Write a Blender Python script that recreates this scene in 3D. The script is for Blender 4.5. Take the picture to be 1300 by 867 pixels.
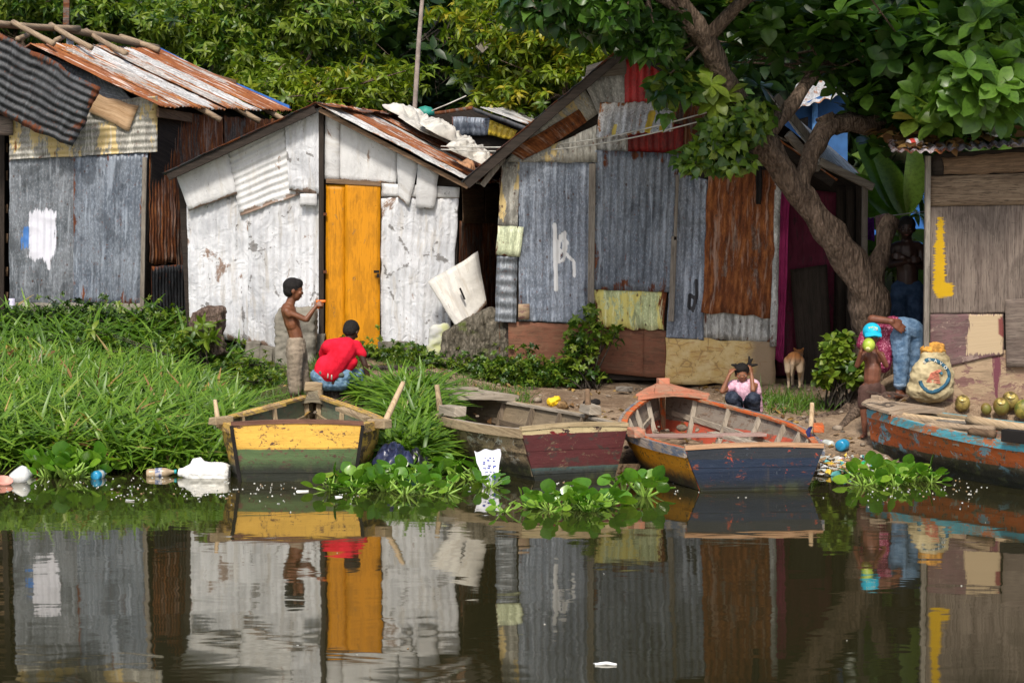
import bpy, math, random
import numpy as np
from mathutils import Vector, Matrix, noise as mnoise
random.seed(7); rng = np.random.default_rng(11)
R = math.radians
for o in list(bpy.data.objects): bpy.data.objects.remove(o)
scene = bpy.context.scene
COL = scene.collection

# ------------------------------------------------------------------ camera, sky, sun, exposure
F = 2800.0; EYE = 2.3; PITCH = math.atan((433.5-269)/F)
cam_d = bpy.data.cameras.new('camera'); cam = bpy.data.objects.new('camera', cam_d); COL.objects.link(cam)
cam.location = (0, 0, EYE); cam.rotation_euler = (math.pi/2-PITCH, 0, 0)
cam_d.sensor_width = 36; cam_d.lens = 36*F/1300; cam_d.clip_start = .1; cam_d.clip_end = 600
scene.camera = cam
SUN_EL, SUN_AZ = R(50), R(188)          # azimuth measured clockwise from +Y: behind the camera, to the left
world = bpy.data.worlds.new('World'); scene.world = world; world.use_nodes = True
wn = world.node_tree.nodes; wl = world.node_tree.links
sky = wn.new('ShaderNodeTexSky'); sky.sky_type = 'NISHITA'; sky.sun_disc = False
sky.sun_elevation = SUN_EL; sky.sun_rotation = SUN_AZ; sky.dust_density = 3.0; sky.air_density = 1.0
wl.new(sky.outputs[0], wn['Background'].inputs[0]); wn['Background'].inputs[1].default_value = .125
sd = bpy.data.lights.new('sun', 'SUN'); so = bpy.data.objects.new('sun', sd); COL.objects.link(so)
sd.energy = 2.9; sd.angle = R(9); sd.color = (1, .94, .85)
to_sun = Vector((math.sin(SUN_AZ)*math.cos(SUN_EL), math.cos(SUN_AZ)*math.cos(SUN_EL), math.sin(SUN_EL)))
so.rotation_euler = to_sun.to_track_quat('Z', 'Y').to_euler()
scene.view_settings.view_transform = 'Standard'; scene.view_settings.look = 'None'
scene.view_settings.exposure = 0.47; scene.view_settings.gamma = 1
scene.render.resolution_x = 1024; scene.render.resolution_y = 682

# ------------------------------------------------------------------ measuring: photo pixel -> place at distance Y (metres from the camera)
_c, _s = math.cos(PITCH), math.sin(PITCH)
def P(px, py, Y):
    x = px-650; y = -(py-433.5)
    dx, dy, dz = x, F*_c + y*_s, -F*_s + y*_c
    t = Y/dy
    return Vector((dx*t, Y, EYE+dz*t))

# ------------------------------------------------------------------ objects
OFF = {}
def thing(name, label, cat, loc=(0,0,0), group=None, rz=0):
    o = bpy.data.objects.new(name, None); COL.objects.link(o); o.location = loc; o.rotation_euler = (0,0,rz)
    o['label'] = label; o['category'] = cat
    if group: o['group'] = group
    OFF[o.name] = Vector(loc); o.empty_display_size = .2
    return o
def tag(o, label, cat, group=None, kind=None):
    if label: o['label'] = label
    if cat: o['category'] = cat
    if group: o['group'] = group
    if kind: o['kind'] = kind
    return o
def link(name, me, parent=None, off=None, label=None):
    o = bpy.data.objects.new(name, me); COL.objects.link(o)
    if parent is not None: o.parent = parent
    OFF[o.name] = off if off is not None else Vector((0,0,0))
    if label: o['label'] = label
    return o
def mesh(name, V, Fc, mats, parent=None, local=False, smooth=True, uv=None, attrs=None, midx=None, label=None, loc=None):
    """V world coordinates (or local=True: already relative to the parent)."""
    V = np.asarray(V, dtype=np.float64).reshape(-1, 3)
    off = Vector((0,0,0))
    if parent is not None and not local: off = OFF[parent.name]
    if parent is None and loc is not None: off = Vector(loc)
    me = bpy.data.meshes.new(name)
    if isinstance(Fc, np.ndarray):
        k = Fc.shape[1]; n = len(Fc)
        me.vertices.add(len(V)); me.vertices.foreach_set('co', (V-np.array(off)).ravel())
        me.loops.add(n*k); me.loops.foreach_set('vertex_index', Fc.ravel().astype(np.int32))
        me.polygons.add(n); me.polygons.foreach_set('loop_start', np.arange(0, n*k, k, dtype=np.int32))
        me.polygons.foreach_set('loop_total', np.full(n, k, dtype=np.int32))
        me.update(calc_edges=True)
    else:
        me.from_pydata((V-np.array(off)).tolist(), [], [list(f) for f in Fc])
    me.validate(verbose=False)
    if not isinstance(mats, (list, tuple)): mats = [mats]
    for m in mats: me.materials.append(m)
    if midx is not None: me.polygons.foreach_set('material_index', np.asarray(midx, dtype=np.int32))
    if smooth: me.polygons.foreach_set('use_smooth', np.ones(len(me.polygons), dtype=bool))
    if uv is not None:
        for nm, arr in uv.items():
            l = me.uv_layers.new(name=nm); li = np.zeros(len(me.loops), dtype=np.int32)
            me.loops.foreach_get('vertex_index', li); l.data.foreach_set('uv', np.asarray(arr)[li].ravel())
    if attrs:
        for nm, arr in attrs.items():
            arr = np.asarray(arr, dtype=np.float32)
            if arr.ndim == 1:
                a = me.attributes.new(nm, 'FLOAT', 'POINT'); a.data.foreach_set('value', arr)
            else:
                a = me.attributes.new(nm, 'FLOAT_COLOR', 'POINT'); a.data.foreach_set('color', arr.ravel())
    o = link(name, me, parent, off if parent is not None else off, label)
    if parent is None and loc is not None: o.location = off
    return o
class MB:
    """collects solids for ONE mesh"""
    def __init__(s): s.V = []; s.F = []; s.M = []; s.m = 0
    def add(s, v, f):
        b = len(s.V); s.V += [tuple(p) for p in v]; s.F += [tuple(i+b for i in q) for q in f]; s.M += [s.m]*len(f)
    def hexa(s, p):   # 8 points: bottom 4 ccw, top 4 ccw
        s.add(p, [(0,3,2,1),(4,5,6,7),(0,1,5,4),(1,2,6,5),(2,3,7,6),(3,0,4,7)])
    def box(s, c, d, rz=0, jit=0):
        p = []
        for z in (-1,1):
            for x, y in ((-1,-1),(1,-1),(1,1),(-1,1)):
                vx, vy = x*d[0]/2, y*d[1]/2
                p.append((c[0]+vx*math.cos(rz)-vy*math.sin(rz)+random.uniform(-jit,jit), c[1]+vx*math.sin(rz)+vy*math.cos(rz)+random.uniform(-jit,jit), c[2]+z*d[2]/2+random.uniform(-jit,jit)))
        s.hexa(p)
    def beam(s, a, b, w, h, up=(0,0,1)):
        a = Vector(a); b = Vector(b); d = (b-a).normalized(); side = d.cross(Vector(up))
        if side.length < 1e-3: side = d.cross(Vector((0,1,0)))
        side.normalize(); u = side.cross(d)
        w0, w1 = (w if isinstance(w, tuple) else (w, w)); h0, h1 = (h if isinstance(h, tuple) else (h, h))
        p = []
        for q, ww, hh in ((a, w0, h0), (b, w1, h1)):
            for i, j in ((-1,-1),(1,-1),(1,1),(-1,1)): p.append(q+side*i*ww/2+u*j*hh/2)
        s.hexa(p)
    def sweep(s, pts, w, h, closed_ends=True):
        """rectangular bar following pts, upright"""
        n = len(pts); rings = []
        for i, p in enumerate(pts):
            p = Vector(p); d = (Vector(pts[min(i+1,n-1)])-Vector(pts[max(i-1,0)])); side = d.cross(Vector((0,0,1))).normalized()
            rings.append([p+side*a*w/2+Vector((0,0,b*h/2)) for a, b in ((-1,-1),(1,-1),(1,1),(-1,1))])
        v = [q for r in rings for q in r]; f = []
        for i in range(n-1):
            for k in range(4): f.append((i*4+k, i*4+(k+1)%4, (i+1)*4+(k+1)%4, (i+1)*4+k))
        f += [(3,2,1,0), tuple((n-1)*4+k for k in range(4))]
        s.add(v, f)
    def tube(s, pts, radii, n=8, wob=0.0, caps=True, seed=0):
        N = len(pts); rings = []
        if not isinstance(radii, (list, tuple)): radii = [radii]*N
        u = None
        for i, p in enumerate(pts):
            p = Vector(p); d = (Vector(pts[min(i+1,N-1)])-Vector(pts[max(i-1,0)])).normalized()
            if u is None:
                u = d.cross(Vector((0,0,1)));  u = u if u.length > .05 else d.cross(Vector((1,0,0)))
            u = (u-d*u.dot(d)).normalized(); w = d.cross(u)
            for k in range(n):
                a = 2*math.pi*k/n; rr = radii[i]
                if wob: rr *= 1+wob*mnoise.noise(Vector((math.cos(a)*1.5+seed, math.sin(a)*1.5, i*.35)))
                rings.append(p+(u*math.cos(a)+w*math.sin(a))*rr)
        f = []
        for i in range(N-1):
            for k in range(n): f.append((i*n+k, i*n+(k+1)%n, (i+1)*n+(k+1)%n, (i+1)*n+k))
        if caps: f += [tuple(reversed(range(n))), tuple((N-1)*n+k for k in range(n))]
        s.add(rings, f)
    def lathe(s, prof, c=(0,0,0), axis=Vector((0,0,1)), n=16):
        """prof: (r, h) pairs along axis"""
        axis = Vector(axis).normalized(); q = axis.to_track_quat('Z','Y'); c = Vector(c); v = []; f = []
        for r, h in prof:
            for k in range(n):
                a = 2*math.pi*k/n; v.append(c+q @ Vector((r*math.cos(a), r*math.sin(a), h)))
        for i in range(len(prof)-1):
            for k in range(n): f.append((i*n+k, i*n+(k+1)%n, (i+1)*n+(k+1)%n, (i+1)*n+k))
        f += [tuple(reversed(range(n))), tuple((len(prof)-1)*n+k for k in range(n))]
        s.add(v, f)
    def ell(s, c, r, q=None, n=12, m=8):
        c = Vector(c); v = []; f = []
        for i in range(m+1):
            t = math.pi*i/m
            for k in range(n):
                a = 2*math.pi*k/n; p = Vector((r[0]*math.sin(t)*math.cos(a), r[1]*math.sin(t)*math.sin(a), r[2]*math.cos(t)))
                v.append(c+(q @ p if q else p))
        for i in range(m):
            for k in range(n): f.append((i*n+k, (i+1)*n+k, (i+1)*n+(k+1)%n, i*n+(k+1)%n))
        s.add(v, f)
    def cap(s, a, b, r0, r1, n=10, fl=None):
        """tapered capsule; fl=(vector, factor) flattens the section along a direction"""
        a = Vector(a); b = Vector(b); d = (b-a); L = d.length
        d = d.normalized() if L > 1e-6 else Vector((0,0,1))
        u = d.cross(Vector((.13,.2,1))).normalized(); w = d.cross(u)
        prof = []
        for k in range(4):
            t = math.pi/2*(1-k/3.0); prof.append((a-d*r0*math.sin(t), max(r0*math.cos(t), r0*.02)))
        for k in range(4):
            t = math.pi/2*k/3.0; prof.append((b+d*r1*math.sin(t), max(r1*math.cos(t), r1*.02)))
        v = []; f = []
        for c0, r in prof:
            for k in range(n):
                x = 2*math.pi*k/n; o = (u*math.cos(x)+w*math.sin(x))*r
                if fl: g = Vector(fl[0]).normalized(); o = o-g*o.dot(g)*(1-fl[1])
                v.append(c0+o)
        for i in range(len(prof)-1):
            for k in range(n): f.append((i*n+k, i*n+(k+1)%n, (i+1)*n+(k+1)%n, (i+1)*n+k))
        f += [tuple(reversed(range(n))), tuple((len(prof)-1)*n+k for k in range(n))]
        s.add(v, f)
    def out(s, name, mats, parent=None, local=False, smooth=False, label=None, loc=None, bevel=0):
        o = mesh(name, s.V, s.F, mats, parent, local, smooth, midx=s.M, label=label, loc=loc)
        if bevel:
            b = o.modifiers.new('bevel', 'BEVEL'); b.width = bevel; b.segments = 2; b.limit_method = 'ANGLE'
        return o
def blob(name, mb, mat, parent, voxel=.01, smooth=4, local=False, wrinkle=0, wscale=9, label=None):
    """union of the solids in mb as one continuous skin"""
    o = mb.out(name+'_raw', mat, None)
    r = o.modifiers.new('r', 'REMESH'); r.mode = 'VOXEL'; r.voxel_size = voxel; r.use_smooth_shade = True
    s = o.modifiers.new('s', 'SMOOTH'); s.iterations = smooth; s.factor = .5
    dg = bpy.context.evaluated_depsgraph_get(); ev = o.evaluated_get(dg)
    me = bpy.data.meshes.new_from_object(ev); 
    V = np.zeros(len(me.vertices)*3); me.vertices.foreach_get('co', V); V = V.reshape(-1,3)
    if wrinkle:
        Nn = np.zeros(len(me.vertices)*3); me.vertices.foreach_get('normal', Nn); Nn = Nn.reshape(-1,3)
        for i in range(len(V)):
            p = Vector(V[i]); V[i] += Nn[i]*wrinkle*((1-2*abs(mnoise.noise(Vector((p.x*wscale, p.y*wscale, p.z*wscale*1.8)))))+.5*(1-2*abs(mnoise.noise(Vector((p.x*wscale*2.3, p.y*wscale*2.3, p.z*wscale*2.9))))))
    Fc = [tuple(p.vertices) for p in me.polygons]
    bpy.data.objects.remove(o); bpy.data.meshes.remove(me)
    return mesh(name, V, Fc, mat, parent, local, True, label=label)

# ------------------------------------------------------------------ materials
class NT:
    def __init__(s, name, rough=.8, spec=.3):
        s.m = bpy.data.materials.new(name); s.m.use_nodes = True; s.t = s.m.node_tree; s.n = s.t.nodes; s.l = s.t.links
        s.b = s.n['Principled BSDF']; s.b.inputs['Roughness'].default_value = rough; s.b.inputs['Specular IOR Level'].default_value = spec
        s.out = s.n['Material Output']
    def put(s, inp, v):
        if v is None: return
        if isinstance(v, bpy.types.NodeSocket): s.l.new(v, inp)
        elif isinstance(v, (tuple, list)) and len(v) == 3 and inp.type == 'RGBA': inp.default_value = (*v, 1)
        else: inp.default_value = v
    def coord(s, kind='Object'): 
        return s.n.new('ShaderNodeTexCoord').outputs[kind]
    def uv(s, nm='UVMap'):
        n = s.n.new('ShaderNodeUVMap'); n.uv_map = nm; return n.outputs[0]
    def rnd(s): return s.n.new('ShaderNodeObjectInfo').outputs['Random']
    def attr(s, nm, o='Fac'):
        n = s.n.new('ShaderNodeAttribute'); n.attribute_name = nm; return n.outputs[o]
    def vmap(s, v, scale=(1,1,1), off=None, addrnd=0):
        n = s.n.new('ShaderNodeMapping'); s.l.new(v, n.inputs[0]); n.inputs['Scale'].default_value = scale
        if addrnd:
            a = s.math('MULTIPLY', s.rnd(), addrnd); c = s.n.new('ShaderNodeCombineXYZ')
            for k in range(3): s.l.new(a, c.inputs[k])
            s.l.new(c.outputs[0], n.inputs['Location'])
        elif off: n.inputs['Location'].default_value = off
        return n.outputs[0]
    def noise(s, v, scale=5, detail=5, rough=.6, dist=0):
        n = s.n.new('ShaderNodeTexNoise'); s.l.new(v, n.inputs['Vector']); n.inputs['Scale'].default_value = scale
        n.inputs['Detail'].default_value = detail; n.inputs['Roughness'].default_value = rough; n.inputs['Distortion'].default_value = dist
        return n.outputs['Fac']
    def voro(s, v, scale=5, feature='F1', out='Distance'):
        n = s.n.new('ShaderNodeTexVoronoi'); s.l.new(v, n.inputs['Vector']); n.inputs['Scale'].default_value = scale; n.feature = feature
        return n.outputs[out]
    def math(s, op, a, b=0.0, c=None):
        n = s.n.new('ShaderNodeMath'); n.operation = op; s.put(n.inputs[0], a); s.put(n.inputs[1], b)
        if c is not None: s.put(n.inputs[2], c)
        return n.outputs[0]
    def ss(s, v, a, b):          # smooth step
        n = s.n.new('ShaderNodeMapRange'); n.interpolation_type = 'SMOOTHSTEP'; s.put(n.inputs[0], v)
        s.put(n.inputs[1], a); s.put(n.inputs[2], b); return n.outputs[0]
    def ramp(s, v, stops, interp='LINEAR'):
        n = s.n.new('ShaderNodeValToRGB'); s.l.new(v, n.inputs[0]); e = n.color_ramp.elements; n.color_ramp.interpolation = interp
        while len(e) < len(stops): e.new(.5)
        for i, (p, c) in enumerate(stops): e[i].position = p; e[i].color = (*c, 1) if len(c) == 3 else c
        return n.outputs[0]
    def mix(s, f, a, b, mode='MIX'):
        n = s.n.new('ShaderNodeMix'); n.data_type = 'RGBA'; n.blend_type = mode
        s.put(n.inputs[0], f); s.put(n.inputs[6], a); s.put(n.inputs[7], b); return n.outputs[2]
    def sep(s, v):
        n = s.n.new('ShaderNodeSeparateXYZ'); s.l.new(v, n.inputs[0]); return n.outputs
    def bump(s, h, strength=.3, dist=.01):
        n = s.n.new('ShaderNodeBump'); s.put(n.inputs['Height'], h); n.inputs['Strength'].default_value = strength; n.inputs['Distance'].default_value = dist
        s.l.new(n.outputs[0], s.b.inputs['Normal']); return n
    def col(s, c): s.put(s.b.inputs['Base Color'], c); return s
RUST1 = (.105, .028, .009); RUST2 = (.27, .085, .02); RUST3 = (.05, .018, .01)
def marked(t, c):
    """painted marks stored on the sheet (own shape, own colour)"""
    a = t.attr('mark', 'Color'); al = t.attr('markm')
    n = t.noise(t.vmap(t.uv(), (48, 4, 1)), 1, 5, .72)
    return t.mix(t.ss(t.math('ADD', al, t.math('MULTIPLY', t.math('SUBTRACT', n, .5), 2.4)), .38, .52), c, a)
def metal(name, ca, cb, rust=.35, met=.15, rough=.55, edge=.6, rc=(RUST3, RUST1, RUST2), blot=1.0, white=0.0, extra=None):
    t = NT(name, rough, .4); uv = t.vmap(t.uv(), (1,1,1), addrnd=37)
    big = t.noise(uv, 2.2, 6, .65); streak = t.noise(t.vmap(uv, (11, .9, 1)), 1, 6, .65); fine = t.noise(t.vmap(uv, (70, 30, 1)), 1, 4, .6)
    base = t.mix(t.ss(t.math('ADD', t.math('MULTIPLY', big, .5), t.math('MULTIPLY', streak, .5)), .36, .64), ca, cb)
    base = t.mix(t.math('MULTIPLY', t.ss(fine, .5, .62), .3), base, tuple(x*.6 for x in ca)); base = t.mix(t.math('MULTIPLY', t.ss(fine, .48, .36), .4), base, tuple(min(1, x*1.7) for x in cb))
    base = t.mix(t.math('MULTIPLY', t.ss(t.noise(t.vmap(uv, (5, 2.2, 1)), 1, 7, .72, .6), .50, .62), .7), base, tuple(x*.5 for x in ca))
    if extra:
        col, amt, sc = extra
        base = t.mix(t.ss(t.noise(t.vmap(uv, (sc, sc*.35, 1)), 1, 6, .7, .4), .5+(.5-amt)*.5, .5+(.5-amt)*.5+.03), base, col)
    # rust: blotches, runs down the sheet, more along its edges
    nu = t.sep(t.uv('norm')); ed = t.math('MINIMUM', t.math('MINIMUM', nu[1], t.math('SUBTRACT', 1, nu[1])), t.math('MULTIPLY', t.math('MINIMUM', nu[0], t.math('SUBTRACT', 1, nu[0])), 1.3))
    ed = t.math('MULTIPLY', t.ss(t.math('ADD', ed, t.math('MULTIPLY', t.math('SUBTRACT', big, .5), .5)), .12, -.02), edge*.12)
    r = t.math('ADD', t.math('MULTIPLY', t.noise(t.vmap(uv, (3.2*blot, 1.6*blot, 1)), 1, 8, .74, .8), .55), t.math('MULTIPLY', t.noise(t.vmap(uv, (17, 1.1, 1)), 1, 6, .7), .45))
    r = t.math('ADD', r, ed); th = .665-.26*rust
    mask = t.ss(r, th, th+.055)
    rcol = t.ramp(t.noise(t.vmap(uv, (24, 5, 1)), 1, 8, .75), [(.3, rc[0]), (.5, rc[1]), (.72, rc[2])])
    c = t.mix(mask, base, rcol)
    # nail heads / pits
    spk = t.noise(t.vmap(uv, (26, 22, 1), ), 1, 5, .8); c = t.mix(t.math('MULTIPLY', t.ss(spk, .615, .64), .85), c, RUST1)
    pit = t.voro(t.vmap(uv, (9, 6, 1)), 1.0); c = t.mix(t.math('MULTIPLY', t.ss(pit, .12, .07), .8), c, RUST3)
    c = t.mix(t.math('MULTIPLY', t.ss(t.noise(t.vmap(uv, (19, 1.6, 1)), 1, 5, .7), .54, .64), .45), c, tuple(min(1, x*1.9) for x in cb))
    c = marked(t, c); t.col(c)
    t.put(t.b.inputs['Metallic'], t.math('MULTIPLY', t.math('SUBTRACT', 1, mask), met))
    t.put(t.b.inputs['Roughness'], t.math('ADD', rough, t.math('MULTIPLY', mask, .35)))
    t.bump(t.math('ADD', t.math('MULTIPLY', big, 1.0), t.math('ADD', t.math('MULTIPLY', fine, .12), t.math('MULTIPLY', mask, .12))), .5, .02)
    return t.m
def whitewash(name, ca=(.43,.44,.46), cb=(.62,.63,.65), dirt=.35, crack=True, relief=1.0):
    t = NT(name, .5, .35); uv = t.vmap(t.uv(), (1,1,1), addrnd=53)
    n1 = t.noise(t.vmap(uv, (3, 2, 1)), 1, 7, .7, .5); n2 = t.noise(t.vmap(uv, (9, 1.2, 1)), 1, 6, .7)
    c = t.mix(t.ss(n1, .35, .6), ca, cb)
    c = t.mix(t.math('MULTIPLY', t.ss(n2, .50, .66), .45*dirt*2), c, (.30,.28,.26))
    c = t.mix(t.math('MULTIPLY', t.ss(t.noise(t.vmap(uv, (14, 2.2, 1)), 1, 5, .6), .54, .66), dirt*1.2), c, (.40,.36,.30))
    nu = t.sep(t.uv('norm')); low = t.ss(nu[1], .11, 0.0)
    c = t.mix(t.math('MULTIPLY', t.ss(t.math('ADD', n1, t.math('MULTIPLY', low, .20)), .62, .67), .9), c, (.20,.12,.075))
    if crack:
        cr = t.voro(t.vmap(uv, (2.4, 1.7, 1), ), 1.0, 'DISTANCE_TO_EDGE')
        wob = t.noise(uv, 6, 5, .7); cr = t.math('ADD', cr, t.math('MULTIPLY', wob, .5))
        c = t.mix(t.math('MULTIPLY', t.ss(cr, .235, .215), .75), c, (.10,.09,.08))
    flake = t.noise(t.vmap(uv, (14, 10, 1)), 1, 8, .8); c = t.mix(t.ss(flake, .63, .65), c, (.13,.12,.11))
    c = marked(t, c); t.col(c)
    wr = t.noise(t.vmap(uv, (7, 5, 1)), 1, 6, .62, 1.2)
    t.bump(t.math('ADD', t.math('MULTIPLY', t.math('ABSOLUTE', t.math('SUBTRACT', wr, .5)), 2.2), t.math('MULTIPLY', flake, .35)), .75*relief, .022)
    return t.m
def wood(name, ca=(.16,.12,.085), cb=(.33,.27,.20), paint=None, peel=.5, dark=.5, rough=.8, paint2=None, bump=.5, p2=.5):
    """weathered boards: UV u runs along the grain (metres)"""
    t = NT(name, rough, .25); uv = t.vmap(t.uv(), (1,1,1), addrnd=29)
    g = t.noise(t.vmap(uv, (1.3, 34, 1)), 1, 6, .7, .35); b = t.noise(t.vmap(uv, (1.6, 4, 1)), 1, 6, .7, .6); f = t.noise(t.vmap(uv, (8, 120, 1)), 1, 3, .6)
    c = t.mix(t.ss(t.math('ADD', t.math('MULTIPLY', g, .6), t.math('MULTIPLY', b, .4)), .36, .64), ca, cb)
    c = t.mix(t.math('MULTIPLY', t.ss(f, .53, .64), dark), c, tuple(x*.3 for x in ca))
    c = t.mix(t.math('MULTIPLY', t.ss(b, .55, .66), dark*.8), c, tuple(x*.45 for x in ca))
    if paint:
        pc = t.mix(t.math('MULTIPLY', t.ss(t.noise(t.vmap(uv, (2.4, 7, 1)), 1, 7, .74), .44, .60), .8), paint, tuple(x*.66 for x in paint)); pc = t.mix(t.math('MULTIPLY', t.ss(t.noise(t.vmap(uv, (4, 60, 1)), 1, 4, .6), .55, .66), .55), pc, tuple(x*.4 for x in paint))
        if paint2: pc = t.mix(t.ss(t.noise(t.vmap(uv, (2.2, 3.4, 1)), 1, 5, .7, .7), .5+(.5-p2)*.5, .5+(.5-p2)*.5+.02), pc, paint2)
        k = t.noise(t.vmap(uv, (5, 12, 1)), 1, 9, .78, .5); pe = .5+(peel-.5)*.5; m = t.ss(k, pe-.006, pe+.010)
        c = t.mix(m, pc, c)
    c = marked(t, c); t.col(c)
    t.bump(t.math('ADD', g, t.math('MULTIPLY', b, .6)), bump, .006)
    return t.m
def plain(name, c, rough=.8, var=.25, scale=8, spec=.3, bump=0, c2=None, coord='Object', sheen=0):
    t = NT(name, rough, spec); v = t.coord(coord); n = t.noise(v, scale, 6, .65)
    t.col(t.mix(t.ss(n, .35, .65), tuple(x*(1-var) for x in c), c2 or tuple(min(1, x*(1+var)) for x in c)))
    if bump: t.bump(t.noise(v, scale*2.5, 6, .7), bump, .01)
    return t.m
def leafmat(name, stops, trans=.35, rough=.42, spec=.45):
    """stops: (pos, colour) over the per-leaf value 'tint' (age and kind of the leaf)"""
    t = NT(name, rough, spec); v = t.attr('tint'); c = t.ramp(v, stops)
    n = t.noise(t.coord('Object'), 26, 3, .6); c = t.mix(t.math('MULTIPLY', t.ss(n, .4, .7), .35), c, tuple(x*.6 for x in stops[0][1]))
    c = t.mix(t.math('MULTIPLY', t.ss(t.noise(t.coord('Object'), 31, 4, .7), .63, .67), .6), c, (.14,.09,.03))
    t.col(c)
    tr = t.n.new('ShaderNodeBsdfTranslucent'); t.put(tr.inputs[0], t.mix(1.0, c, (1.25, 1.35, .55), 'MULTIPLY'))
    mx = t.n.new('ShaderNodeMixShader'); mx.inputs[0].default_value = trans
    t.l.new(t.b.outputs[0], mx.inputs[1]); t.l.new(tr.outputs[0], mx.inputs[2]); t.l.new(mx.outputs[0], t.out.inputs[0])
    return t.m
def bark(name, ca, cb, moss=None):
    t = NT(name, .9, .2); v = t.coord('Object')
    g = t.noise(t.vmap(v, (17, 17, 5)), 1, 9, .78, .9); b = t.noise(v, 3, 5, .6); k = t.voro(t.vmap(v, (38, 38, 11)), 1.0)
    c = t.mix(t.ss(g, .35, .65), ca, cb); c = t.mix(t.math('MULTIPLY', t.ss(b, .5, .7), .45), c, tuple(x*1.35 for x in cb))
    c = t.mix(t.math('MULTIPLY', t.ss(k, .45, .8), .5), c, tuple(x*.4 for x in ca))
    if moss: c = t.mix(t.ss(t.noise(v, 2.3, 6, .7), .54, .66), c, moss)
    t.col(c); t.bump(t.math('ADD', g, t.math('MULTIPLY', k, -.7)), 1.0, .06)
    return t.m

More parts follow.
